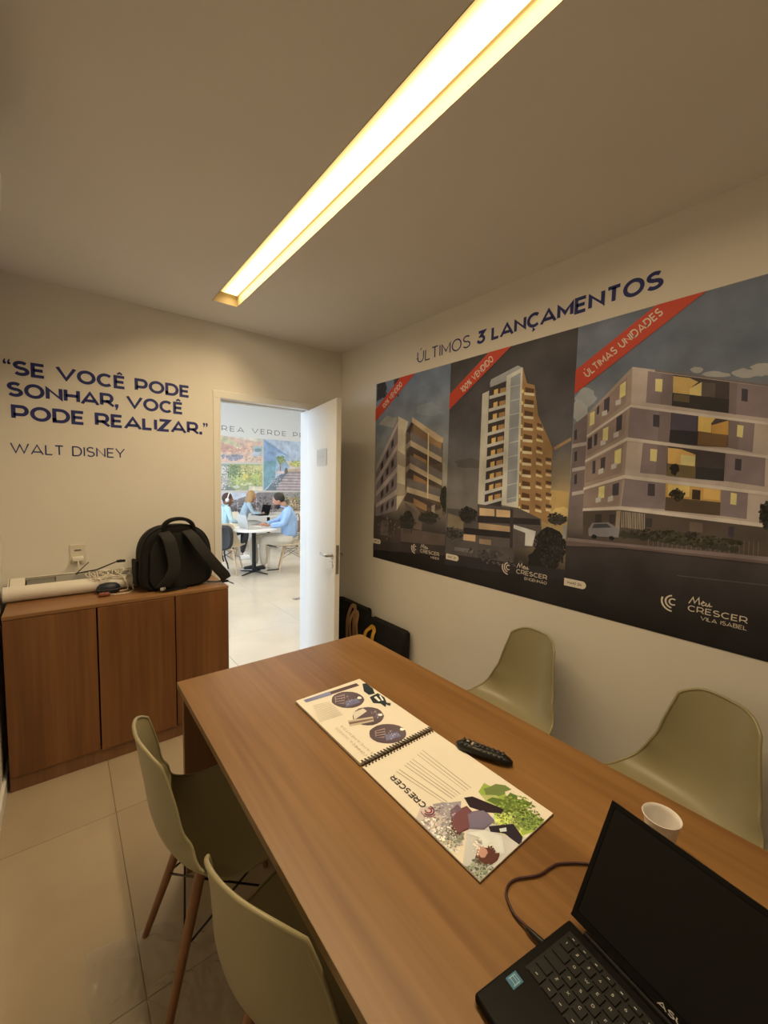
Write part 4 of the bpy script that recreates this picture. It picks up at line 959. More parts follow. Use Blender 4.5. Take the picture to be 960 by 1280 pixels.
# skirtings
def skirt(n, lo, hi): bm = B(); box(bm, lo, hi, .002); struct(n, bm, M['white'])
skirt('baseboard_left', (XL, YF, 0), (XL+.014, YB, .07)); skirt('baseboard_right', (XR-.014, YF, 0), (XR, YB, .07)); skirt('baseboard_back', (XL+.014, YB-.014, 0), (OX0-.012, YB, .07)); skirt('baseboard_far', (FX0, FY1-.015, 0), (FX1, FY1, .09))
# door frame and open door
bm = B()
box(bm, (OX0-.0, YB-.012, 0), (DX0, FY0+.012, DZ), .003); box(bm, (DX1, YB-.012, 0), (OX1, FY0+.012, DZ), .003); box(bm, (OX0, YB-.012, DZ), (OX1, FY0+.012, OZ), .003)
box(bm, (DX0, YB+.05, 0), (DX0+.012, FY0, DZ)); box(bm, (DX0+.012, YB+.05, DZ-.012), (DX1, FY0, DZ))
struct('trim_1', bm, M['white'])
dr = bpy.data.objects.new('door_1', None); C.objects.link(dr); dr['kind'] = 'structure'; dr.location = (1.567, 2.992, 0); dr.rotation_euler = (0, 0, math.radians(79.8))
bm = B(); box(bm, (-.640, -.036, .008), (0, 0, 2.09), .0025); d = obj('leaf', bm, M['white'], dr, 0)
# after the swing the lounge-side face (local y=0 side turned) looks at the camera
def lever(sy):
    bm = B(); y0 = 0 if sy > 0 else -.036
    lathe(bm, [(0, 0), (.024, 0), (.024, .006), (.010, .009), (.009, .045), (0, .045)], 20)
    for v in bm.verts: v.co = Vector((-.585+v.co.x, y0+sy*v.co.z, 1.02+v.co.y))
    tube(bm, spline([(-.585, y0+sy*.042, 1.02), (-.570, y0+sy*.047, 1.02), (-.52, y0+sy*.048, 1.018), (-.47, y0+sy*.044, 1.02)], 5), [.009]*16, 10)
    h = obj('door_handle', bm, M['steel'], dr, 40)
    bm = B(); lathe(bm, [(0, 0), (.022, 0), (.022, .006), (0, .007)], 20)
    for v in bm.verts: v.co = Vector((-.585+v.co.x, y0+sy*v.co.z, .955+v.co.y))
    obj('lock_rose', bm, M['steel'], dr, 40)
lever(1); lever(-1)
bm = B(); box(bm, (-.6415, -.029, .90), (-.6395, -.007, 1.10), .0005); obj('lock_plate', bm, M['steel'], dr, 0)
for z in (.25, 1.05, 1.85):
    bm = B(); tube(bm, [(.006, -.040, z), (.006, -.040, z+.08)], .006, 10); obj('hinge', bm, M['steel'], dr, 40)
bm = B(); box(bm, (-.46, .0005, 1.650), (-.26, .0035, 1.765), .001); sg = obj('door_sign', bm, mat('acrylic_sign', (.55, .57, .57), .15), dr, 0)
bm = B(); [box(bm, *q) for q in (((-.462, .0034, 1.648), (-.258, .0040, 1.653)), ((-.462, .0034, 1.762), (-.258, .0040, 1.767)), ((-.462, .0034, 1.653), (-.458, .0040, 1.762)), ((-.262, .0034, 1.653), (-.258, .0040, 1.762)))]; obj('sign_border', bm, M['steel'], sg, 0)
lettering('sign_text', 'ATENDIMENTO', lambda s, t: Vector((-.30-s, .0038, 1.705+t)), .12, .013, M['inkgrey'], sg, .12, .2)

# ------------------------------------------------------------------ wall lettering
wb = lambda x, z: (lambda s, t: Vector((x+s, YB-.0012, z+t)))
wl = thing('wall_lettering', 'three lines of bold navy slogan lettering above the cabinet', 'lettering', (0, 0, 0))
lettering('', '“SE VOCÊ PODE', wb(-.222, 2.073), .922, .079, M['navy'], wl, .25, .065, .98, True)
lettering('', 'SONHAR, VOCÊ', wb(-.212, 1.958), .870, .079, M['navy'], wl, .25, .065, .98, True)
lettering('', 'PODE REALIZAR.”', wb(-.198, 1.836), 1.010, .080, M['navy'], wl, .25, .065, .98, True)
wl = thing('wall_lettering', 'thin navy capitals of a name under the bold slogan', 'lettering', (0, 0, 0))
lettering('', 'WALT DISNEY', wb(-.208, 1.652), .525, .058, M['navy'], wl, .14, .15, 1, True)
wr = lambda y, z: (lambda s, t: Vector((XR-.0012, y-s, z+t)))
wl = thing('wall_lettering', 'navy title lettering above the three building posters', 'lettering', (0, 0, 0))
lettering('', 'ÚLTIMOS', wr(2.062, 2.332), .452, .073, M['navy'], wl, .125, .14, 1, True)
lettering('', '3 LANÇAMENTOS', wr(1.562, 2.332), .922, .073, M['navy'], wl, .25, .06, .98, True)

# ------------------------------------------------------------------ posters on the right wall
P0 = 2.508; ZB, ZT = .953, 2.270
pw = lambda s, t, d=0: Vector((XR-.002-d, P0-s, t))
def ink(r, g, b):   # colour as printed, from the colour seen under the warm lamp
    o = []
    for c, w in zip((r, g*.985, b*.93), (.565, .434, .262)): o.append(min(.9, lin((c/255,))[0]/w*.8))
    return [255*(12.92*v if v <= .0031308 else 1.055*v**(1/2.4)-.055) for v in o]
def mix(a, b, t): return [a[i]+(b[i]-a[i])*t for i in range(3)]
def ramp(stops, t):
    for (t0, c0), (t1, c1) in zip(stops, stops[1:]):
        if t <= t1: return mix(c0, c1, max(0, (t-t0)/(t1-t0)))
    return stops[-1][1]
def cloud(u, v, k): return .5+.5*math.sin(u*5+3*math.sin(v*4+k))*math.sin(v*9+2*math.sin(u*3.1+k)+k)
g1 = [(0, (28, 23, 20)), (.16, (44, 38, 35)), (.26, (90, 78, 68)), (.36, (150, 128, 98)), (.55, (146, 136, 118)), (.75, (112, 116, 118)), (1, (92, 100, 112))]
g2 = [(0, (30, 25, 22)), (.14, (46, 41, 38)), (.24, (96, 86, 78)), (.36, (124, 112, 98)), (.6, (96, 90, 86)), (.8, (66, 60, 58)), (1, (56, 50, 46))]
g3 = [(0, (26, 22, 20)), (.12, (44, 38, 35)), (.26, (68, 59, 55)), (.3, (110, 94, 84)), (.45, (150, 140, 128)), (.7, (112, 114, 116)), (.85, (98, 102, 108)), (1, (92, 94, 98))]
def sky1(u, v): return ink(*mix(ramp(g1, v), (150, 146, 140), .35*cloud(u, v*2, 1) if v > .4 else 0))
def sky2(u, v): return ink(*mix(mix(ramp(g2, v), (216, 172, 100), max(0, u-.45)*1.6*max(0, 1-abs(v-.34)*4)), (130, 118, 108), .22*cloud(u*1.3, v*2, 2) if v > .4 else 0))
def sky3(u, v): return ink(*mix(ramp(g3, v), (150, 146, 140), .22*cloud(u*1.5, v*3, 5) if v > .45 else 0))
def curve_logo(cx, cz, k, m, par):
    """three nested C arcs"""
    F = []
    for r, w, a0, a1 in ((.30, .15, 50, 310), (.62, .17, 100, 262), (.95, .17, 160, 268)):
        F += strokes_to_faces([(cx+k*.3+x*k, cz+y*k) for x, y in arc(0, 0, r, r, a0, a1, 16)], w*k, 0)
    faces_obj('logo', [[pw(p.x, p.y, .0028) for p in f] for f in F], m, par)
def poster(s0, s1, sky, key, label, rib, ribtxt, lx, sub, subw, tabs, tabtxt):
    p = thing('building_poster', label, 'poster', (0, 0, 0), 0, 'building posters on the right wall')
    bm = B(); box(bm, (XR-.002, P0-s1, ZB), (XR, P0-s0, ZT)); obj('panel', bm, M['paperwhite'], p, 0)
    gradient_obj('backdrop', s0, s1, ZB, ZT, sky, lambda s, t, d: pw(s, t, .0002), M['print'], p)
    print_obj('building_picture', PRINTS[key], pw, M['print'], p, .0001, .0002, (s0, s1, ZB, ZT))
    (a, b, c, d) = rib; bm = B(); vs = [bm.verts.new(pw(s, t, .0024)) for s, t in ((s0, b), (s0, a), (c, ZT), (d, ZT))]; bm.faces.new(vs); rb = obj('ribbon', bm, M['inkred'], p, 0)
    tx, tz, ang, w, h = ribtxt[1:]; ca, sa = math.cos(ang), math.sin(ang)
    lettering('ribbon_text', ribtxt[0], lambda s, t: pw(tx+s*ca-t*sa, tz+s*sa+t*ca, .0026), w, h, M['inkwhite'], rb, .2, .13)
    k = .040; curve_logo(lx-.034+.006, 1.093, k, M['inkwhite'], p)
    lg = lettering('logo_text', 'CRESCER', lambda s, t: pw(lx+.034+s, 1.071+t, .0028), .176, .0235, M['inkwhite'], p, .17, .16, 1.15)
    F = []
    for st in ([(0, 0), (.012, .026), (.018, .006), (.03, .028), (.033, .002)], [(.038, .008), (.048, .014), (.044, .018), (.038, .008), (.044, .001), (.052, .006)], [(.054, .014), (.052, .004), (.058, .002), (.063, .014), (.064, .003), (.072, .006)]):
        F += strokes_to_faces([(lx+.036+x, 1.101+y) for x, y in st], .0038, 0)
    faces_obj('logo_script', [[pw(q.x, q.y, .0028) for q in f] for f in F], M['inkwhite'], p)
    lettering('logo_subtitle', sub, lambda s, t: pw(lx+.210-subw+s, 1.046+t, .0028), subw, .0155, M['inkwhite'], p, .16, .13)
    for ts, tw in tabs:
        o = [(ts, 1.064)]+[(ts+tw-.018+x, 1.082+y) for x, y in arc(0, 0, .018, .018, -90, 90, 8)]+[(ts, 1.100)]
        bm = B(); bm.faces.new([bm.verts.new(pw(s, t, .0024)) for s, t in o]); tb = obj('date_tab', bm, M['inkwhite'], p, 0)
        lettering('date_text', tabtxt, lambda s, t: pw(ts+.016+s, 1.076+t, .0026), tw-.036, .0125, mat('dark_ink', (.03, .03, .05), .6), tb, .2, .14)
poster(0, .752, sky1, 'p1', 'building poster nearest the door, four-storey block with balconies', (2.083, 1.991, .282, .432), ('100% VENDIDO', .100, 2.070, .60, .250, .040), .497, 'MEIER', .075, [(.0, .095)], 'SET 21')
poster(.752, 1.535, sky2, 'p2', 'middle building poster with a tall tower at dusk', (2.083, 1.990, 1.035, 1.180), ('100% VENDIDO', .856, 2.072, .60, .262, .040), 1.238, 'ENGENHÃO', .125, [(.765, .104)], 'OUT 21')
poster(1.535, 2.48, sky3, 'p3', 'widest building poster, lit low block and street, farthest from the door', (2.077, 1.968, 1.850, 2.012), ('ÚLTIMAS UNIDADES', 1.590, 2.031, .60, .350, .037), 1.998, 'VILA ISABEL', .134, [(1.530+.006, .105)], 'MAIO 24')

# ------------------------------------------------------------------ air conditioner high on the left wall
ac = thing('air_conditioner', 'white split air conditioner high on the left wall', 'air conditioner', (XL, 1.33, 2.30))
bm = B(); prism(bm, [(0, 0), (.110, 0), (.150, .03), (.156, .11), (.15, .21), (.13, .25), (0, .25)], lambda s, t, d: Vector((s, -.40+d, t)), .80); obj('casing', bm, M['whitep'], ac, 20)
bm = B(); box(bm, (.03, -.36, -.004), (.10, .36, 0)); obj('air_outlet', bm, M['dark'], ac, 0)
bm = B(); box(bm, (.10, -.38, -.012), (.15, .38, -.004), .002); obj('louvre', bm, M['whitep'], ac, 0)

# ------------------------------------------------------------------ cabinet
CX0, CX1, CY0, CZ = -.238, .800, 2.553, .875
cb = thing('low_cabinet', 'low brown wood cabinet with three plain doors against the slogan wall', 'cabinet', (CX0, CY0, 0)); w = CX1-CX0; dp = YB-.016-CY0
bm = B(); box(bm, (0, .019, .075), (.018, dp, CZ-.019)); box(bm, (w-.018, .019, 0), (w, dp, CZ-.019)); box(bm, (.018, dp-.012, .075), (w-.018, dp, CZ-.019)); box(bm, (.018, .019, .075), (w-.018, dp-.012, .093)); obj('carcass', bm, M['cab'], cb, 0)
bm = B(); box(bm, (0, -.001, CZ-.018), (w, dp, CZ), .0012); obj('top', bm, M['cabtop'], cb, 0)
bm = B(); box(bm, (.0, .012, 0), (w-.018, .030, .073)); box(bm, (0, .03, 0), (.018, dp, .073)); obj('plinth', bm, M['tableleg'], cb, 0)
for i, (a, b, dy) in enumerate(((0, .3615, 0), (.3665, .7315, -.007), (.7365, 1.038, 0))):
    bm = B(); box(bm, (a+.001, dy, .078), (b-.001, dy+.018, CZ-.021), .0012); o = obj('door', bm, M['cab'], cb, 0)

# wall outlet with charger
ot = thing('wall_outlet', 'white wall outlet plate with a slot above the white charger', 'outlet', (.066, YB, 1.075))
bm = B(); box(bm, (-.037, -.008, -.058), (.037, 0, .058), .003); obj('plate', bm, mat('outlet_plate', (.70, .67, .58), .4), ot, 0)
bm = B(); box(bm, (-.016, -.010, .020), (.016, -.008, .027), .001); obj('slot', bm, M['grey'], ot, 0)
ch = thing('phone_charger', 'white phone charger plugged into the wall outlet, cable hanging down', 'charger', (.066, YB-.008, 1.052))
bm = B(); box(bm, (-.027, -.034, -.016), (.027, 0, .012), .006); obj('charger_body', bm, M['whitep'], ch, 30)
bm = B(); tube(bm, spline([(0, -.03, -.014), (.001, -.05, -.05), (.003, -.05, -.11), (.02, -.075, -.125), (.05, -.085, -.105), (.075, -.11, -.085), (.10, -.13, -.065)], 8), .003, 8); obj('cable', bm, M['cable'], ch, 60)

# things lying on the cabinet
tb = thing('poster_tube', 'long white cardboard tube lying along the front of the cabinet top', 'tube', (-.252, 2.835, CZ+.0405), 0)
def xtube(bm, x0, x1, r, n=28):
    tube(bm, [(x0, 0, 0), (x1, 0, 0)], r, n)
bm = B(); xtube(bm, .001, .66, .040); obj('card_tube', bm, M['pvc'], tb, 40)
bm = B(); xtube(bm, 0, .02, .0402); obj('end_cap', bm, M['whitep'], tb, 40)
tr = thing('display_box', 'open long white box with dark grey inserts behind the tube', 'box', (-.240, 2.914, CZ+.001), 0); tr.rotation_euler = (math.radians(30), 0, 0)
bm = B(); W2, D2, H2 = .78, .088, .064
box(bm, (0, 0, 0), (W2, D2, .006)); box(bm, (0, 0, .006), (W2, .005, H2)); box(bm, (0, D2-.005, .006), (W2, D2, H2)); box(bm, (0, .005, .006), (.005, D2-.005, H2)); box(bm, (W2-.005, .005, .006), (W2, D2-.005, H2)); obj('tray', bm, M['paperwhite'], tr, 0)
for x0, x1, z1, mm in ((.075, .20, .048, M['greyp']), (.20, .46, .060, mat('mid_grey_foam', (.30, .29, .27), .8)), (.50, .77, .054, M['greyp'])):
    bm = B(); box(bm, (x0, .007, .03), (x1, D2-.007, z1), .003); obj('insert', bm, mm, tr, 0)
bm = B(); box(bm, (.008, .007, .045), (.070, D2-.007, .066), .002); obj('flap', bm, M['pvc'], tr, 0)
tk = thing('folded_tripod', 'black folded stick propped at an angle on the white box', 'stick', (.05, 2.905, .972))
bm = B(); tube(bm, [(0, 0, .006), (.10, .0, .016), (.225, .01, .062)], [.005, .007, .006], 8, True, .6); tube(bm, [(.0, 0, .0), (.03, .01, .030), (.065, .02, .062)], .0025, 6); obj('rod', bm, M['blackp'], tk, 40)
bm = B(); box(bm, (.20, -.004, .048), (.245, .014, .062), .003); obj('clamp', bm, M['blackp'], tk, 0)
# tangle of white cables
rnd = random.Random(4); cc = thing('white_cable_tangle', 'loose tangle of white charging cables heaped on tube and box', 'cable', (.225, 2.835, CZ))
for k in range(6):
    pts = []; n = 18; R1 = .042+.022*rnd.random(); ox = .026*(k-2.5); ph = rnd.random()*6
    for i in range(n):
        a = ph+i*2*math.pi*1.7/n; y = -.004+.042*math.sin(a)+.014*rnd.random(); top = .0405+math.sqrt(max(.0001, .0435**2-min(.043, abs(y))**2))
        pts.append((ox+(R1+.02*rnd.random())*math.cos(a), y, top+.006+.020*rnd.random()+max(0, y)*.7))
    bm = B(); tube(bm, spline(pts, 5), .0026, 6); obj('cable', bm, M['cable'], cc, 60)
bm = B(); tube(bm, spline([(.07, -.02, .095), (.09, -.060, .08), (.085, -.065, .03), (.09, -.08, .004), (.06, -.135, .004), (.0, -.145, .004), (-.03, -.125, .006)], 6), .0028, 6); obj('cable', bm, M['cable'], cc, 60)
bm = B(); tube(bm, spline([(-.05, -.01, .092), (-.065, -.052, .075), (-.055, -.060, .03), (-.02, -.066, .005), (.03, -.07, .004), (.065, -.06, .01), (.055, -.055, .06), (.03, -.02, .092)], 6), .0028, 6); obj('cable', bm, M['cable'], cc, 60)
bm = B(); box(bm, (-.06, -.130, .001), (-.03, -.116, .010), .002); obj('plug', bm, M['whitep'], cc, 0)
ce_ = thing('earphone_case', 'dark navy rounded zip case in front of the cables', 'case', (.195, 2.765, CZ)); bm = B()
lathe(bm, [(0, 0), (.036, 0), (.047, .008), (.050, .024), (.047, .040), (.034, .054), (.016, .059), (0, .060)], 28)
for v in bm.verts: v.co = Vector((v.co.x*1.18, v.co.y*.7, v.co.z))
obj('shell', bm, M['casen'], ce_, 50); bm = B(); tube(bm, [(.0595*math.cos(a), .0355*math.sin(a), .024) for a in [k*math.pi/16 for k in range(33)]], .0016, 6); obj('zip', bm, M['grey'], ce_, 60)
lb = thing('leather_pouch', 'small brown leather key pouch beside the navy case', 'pouch', (.172, 2.695, CZ)); bm = B()
box(bm, (-.028, -.018, 0), (.024, .016, .022), .008, None, 3); obj('pouch', bm, M['brown'], lb, 40); bm = B(); lathe(bm, [(0, 0), (.006, 0), (.006, .003), (0, .003)], 12, (-.005, -.004, .022)); obj('snap', bm, M['steel'], lb, 40)

# ------------------------------------------------------------------ backpack
bp = thing('backpack', 'black backpack standing on the cabinet, straps towards the table', 'backpack', (.535, 2.70, CZ+.002), math.radians(4))
def outline(n=44):
    out = []
    for k in range(n):
        a = 2*math.pi*k/n; c, s = math.cos(a), math.sin(a); e = 2/5.0 if s < 0 else 2/2.55
        x = (.205 if s < 0 else .198)*math.copysign(abs(c)**e, c); z = .165+(.165 if s < 0 else .215)*math.copysign(abs(s)**e, s); out.append((x, z))
    return out
def bag(bm, depths, sc=1.0, zc=.165):
    rings = []
    for d, k in depths: rings.append([bm.verts.new((x*k*sc, d+.05*max(0, z/.38)*.4*(1 if d < .02 else .2), zc+(z-zc)*k if z > zc else zc+(z-zc)*(1-(1-k)*.25))) for x, z in outline()])
    for a, b in zip(rings, rings[1:]):
        for k in range(len(a)): bm.faces.new((a[k], a[(k+1) % len(a)], b[(k+1) % len(b)], b[k]))
    bm.faces.new(rings[0][::-1]); bm.faces.new(rings[-1])
bm = B(); bag(bm, [(-.045, .80), (-.052, .90), (-.045, .965), (-.025, 1), (.05, 1.0), (.11, .97), (.15, .90), (.17, .78), (.175, .5)]); obj('body', bm, M['nylon'], bp, 50)
bm = B(); bag(bm, [(-.050, .78), (-.062, .80), (-.066, .72), (-.066, .3)], .96); obj('back_padding', bm, M['mesh'], bp, 50)
bm = B(); tube(bm, [(x*1.0, .035, z) for x, z in outline()[:]+outline()[:1]], .0035, 6); obj('piping', bm, M['blackp'], bp, 60)
bm = B(); tube(bm, [(x*.995, -.024, z) for x, z in outline()+outline()[:1]], .004, 6); obj('piping', bm, M['webbing'], bp, 60)
bm = B(); ribbon(bm, spline([(-.075, -.02, .350), (-.062, -.030, .392), (-.02, -.035, .415), (.04, -.035, .414), (.082, -.030, .388), (.10, -.02, .345)], 6), .034, .020, (0, 1, 0)); obj('handle', bm, M['nylon'], bp, 50)
bm = B(); ribbon(bm, spline([(-.075, -.045, .340), (-.060, -.092, .30), (-.045, -.105, .22), (-.038, -.108, .15), (-.055, -.105, .09), (-.088, -.090, .040), (-.105, -.075, .02)], 7), .066, .014, (1, 0, 0)); s_ = obj('shoulder_strap', bm, M['webbing'], bp, 50)
bm = B(); ribbon(bm, spline([(-.095, -.085, .040), (-.085, -.095, .013), (-.04, -.088, .008), (.04, -.07, .006)], 5), .022, .003, (0, 1, .3)); obj('webbing', bm, M['blackp'], s_, 50)
bm = B(); box(bm, (-.112, -.098, .010), (-.085, -.088, .028), .003); obj('buckle', bm, M['silver'], s_, 0)
bm = B(); ribbon(bm, spline([(.050, -.045, .342), (.070, -.095, .31), (.110, -.118, .24), (.155, -.125, .175), (.205, -.12, .110), (.25, -.11, .055), (.262, -.105, .030)], 7), .064, .014, (1, .1, 0)); s_ = obj('shoulder_strap', bm, M['webbing'], bp, 50)
bm = B(); ribbon(bm, spline([(.235, -.108, .050), (.262, -.10, .022), (.285, -.095, .004), (.315, -.09, -.012)], 5), .022, .003, (0, 1, .3)); obj('webbing', bm, M['blackp'], s_, 50)
bm = B(); box(bm, (.235, -.118, .008), (.275, -.09, .022), .004); obj('buckle', bm, M['blackp'], s_, 0)
bm = B(); ribbon(bm, spline([(.255, -.10, .02), (.22, -.08, .012), (.16, -.06, .018)], 5), .022, .003, (0, 1, .2)); obj('webbing', bm, M['blackp'], s_, 50)
bm = B(); box(bm, (-.215, .0, .03), (-.196, .11, .18), .008); obj('side_pocket', bm, M['mesh'], bp, 0)

# ------------------------------------------------------------------ table
TX0, TX1, TY0, TY1, TZ = .331, 1.200, -.42, 1.690, .75
tt = thing('meeting_table', 'long brown wood meeting table with open brochure and laptop on it', 'table', (TX0, TY0, 0)); a, b = TX1-TX0, TY1-TY0
bm = B(); r_ = .022; o = [(.0, 0), (a, 0)]+[(a-r_+r_*math.cos(t), b-r_+r_*math.sin(t)) for t in [math.pi/2*k/5 for k in range(6)]]+[(0, b)]
prism(bm, o, lambda s, t, d: Vector((s, t, TZ-.024+d)), .0235); obj('tabletop', bm, M['table'], tt, 0)
bm = B(); box(bm, (-.0012, 0, TZ-.0245), (0, b, TZ-.0008)); box(bm, (a, 0, TZ-.0245), (a+.0012, b-r_, TZ-.0008)); box(bm, (-.0012, b, TZ-.0245), (a-r_, b+.0012, TZ-.0008)); obj('edge_banding', bm, M['edge'], tt, 0)
for y in (b-.075, .05):
    bm = B(); box(bm, (.006, y, 0), (a-.006, y+.025, TZ-.024), .001); obj('end_panel', bm, M['tableleg'], tt, 0)
bm = B(); box(bm, (a/2-.009, .075, .38), (a/2+.009, b-.075, TZ-.024)); obj('stretcher_panel', bm, M['tableleg'], tt, 0)

# ------------------------------------------------------------------ brochure, remote, cup on the table
br = thing('spiral_brochure', 'open spiral-bound brochure with round photos and a printed logo', 'brochure', (.632, .463, TZ)); bx, by = .277, .817; m_ = .412
bm = B(); box(bm, (-.001, m_+.006, 0), (bx+.001, by+.001, .0015)); box(bm, (-.001, -.001, 0), (bx+.001, m_-.006, .0015)); obj('cover', bm, M['cover'], br, 0)
bm = B()
for k in range(5): box(bm, (.0006*(k % 2), m_+.006, .0017+k*.0016), (bx-.0005*(k % 3), by-.0006*(k % 2), .0031+k*.0016))
obj('page_stack', bm, M['paper'], br, 0)
bm = B(); box(bm, (0, 0, .0017), (bx, m_-.006, .0040)); box(bm, (0, 0, .0042), (bx, m_-.006, .0052)); obj('page', bm, M['paper'], br, 0)
bfn = lambda s, t, d=0: Vector((s-.632, t-.463, (.0098 if t > .875 else .0053)+d))
print_obj('page_print', PRINTS['bro'], bfn, M['printb'], br, .00004, .00003, (.6325, .9085, .4635, 1.2795))
bm = B()
for k in range(24):
    x = .008+k*(bx-.016)/23
    for dx in (0, .0028): tube(bm, [(x+dx, m_+.0105*math.cos(a), .0065+.0065*math.sin(a)) for a in [2*math.pi*q/12 for q in range(13)]], .0008, 5, False)
bo = obj('wire_binding', bm, M['wirebind'], br, 60)
bm = B()
for k in range(24):
    x = .008+k*(bx-.016)/23
    for yy, zz in ((m_+.011, .0102), (m_-.011, .0057)): box(bm, (x-.001, yy-.002, zz), (x+.004, yy+.002, zz+.0001))
obj('punch_holes', bm, M['dark'], br, 0)
rd = lambda x, y, z: (lambda s, t: Vector((x-t-.632, y+s-.463, z)))   # lettering that reads along +y
lettering('logo_text', 'CRESCER', rd(.682, .664, .0066), .128, .017, mat('black_ink', (.025, .02, .025), .6), br, .2, .16, 1.15)
F = []; F2 = []
for r, w_, a0, a1, L_2 in ((.0075, .004, 40, 320, F), (.0135, .0035, 90, 300, F2), (.0185, .0018, 60, 200, F)):
    L_2 += [[Vector((.672-p.y-.632, .650+p.x-.463, .0066)) for p in f] for f in strokes_to_faces([(x, y) for x, y in arc(0, 0, r, r, a0, a1, 16)], w_, 0)]
faces_obj('logo', F, mat('crimson_ink', (.30, .02, .05), .6), br); faces_obj('logo', F2, mat('plum_ink', (.10, .015, .08), .6), br)
lettering('page_title', 'CONHEÇA NOSSOS', rd(.667, .893, .0106), .165, .0085, M['inkgrey'], br, .11, .34); lettering('page_title', 'LANÇAMENTOS', rd(.686, .893, .0106), .165, .0085, M['inkgrey'], br, .11, .44)

rc = thing('remote_control', 'black rounded remote control beside the brochure', 'remote', (.944, .698, TZ), math.atan2(.619-.776, .976-.912)); bm = B(); rings = []
for i in range(15):
    u = -1+2*i/14; x = .083*u; e = (1-abs(u)**5)**.5 if abs(u) < 1 else 0; e = max(e, .25); w_ = (.020+.0025*(-u))*e; hh = (.010+.003*(1-u*u)+.003*(u < 0)*abs(u))*max(.5, e); zb = .002+.004*u*u
    rings.append([bm.verts.new((x, w_*math.copysign(abs(math.cos(a))**.8, math.cos(a)), zb+hh+hh*math.copysign(abs(math.sin(a))**.8, math.sin(a)) if math.sin(a) > 0 else max(.0005, zb+hh+hh*math.sin(a)))) for a in [2*math.pi*k/20 for k in range(20)]])
for a_, b_ in zip(rings, rings[1:]):
    for k in range(20): bm.faces.new((a_[k], a_[(k+1) % 20], b_[(k+1) % 20], b_[k]))
bm.faces.new(rings[0][::-1]); bm.faces.new(rings[-1]); obj('body', bm, M['blackp'], rc, 60)
ztop = lambda x: .002+.004*(x/.083)**2+2*(.010+.003*(1-(x/.083)**2)+.003*(x < 0)*abs(x/.083))
btn = mat('button_rubber', (.045, .045, .05), .5)
for i in range(9):
    for j in (-1, 0, 1):
        if i == 3: continue
        x = -.062+i*.0145; z = ztop(x)-.001; bm = B(); lathe(bm, [(0, 0), (.0042, 0), (.0040, .0016), (0, .002)], 10); o = obj('button', bm, btn, rc, 40); o.location = (x, j*.0115, z-abs(j)*.0012)
bm = B(); lathe(bm, [(.0055, 0), (.0105, 0), (.0105, .0022), (.0055, .0022), (.0055, 0)], 20); o = obj('navigation_ring', bm, btn, rc, 40); o.location = (-.0185, 0, ztop(-.0185)-.0008)
bm = B(); box(bm, (-.052, -.003, ztop(-.05)+.0012), (-.044, .003, ztop(-.05)+.0015)); box(bm, (-.036, -.010, ztop(-.04)+.0006), (-.030, .004, ztop(-.04)+.0012)); obj('button_marks', bm, M['inkgrey'], rc, 0)

cu = thing('plastic_cup', 'small white disposable plastic cup behind the laptop screen', 'cup', (1.013, .272, TZ)); bm = B()
pf = [(0, .001), (.0225, .001), (.0235, .004)]+[(.0235+.0105*k/10+(.0006 if k % 2 else 0), .004+.070*k/10) for k in range(1, 11)]+[(.0372, .0765), (.0375, .078), (.0365, .079), (.0352, .0775)]+[(.0225+.0105*k/10, .0045+.070*k/10) for k in range(10, -1, -1)]+[(0, .0035)]
lathe(bm, pf, 40); obj('cup_wall', bm, M['cup'], cu, 40)

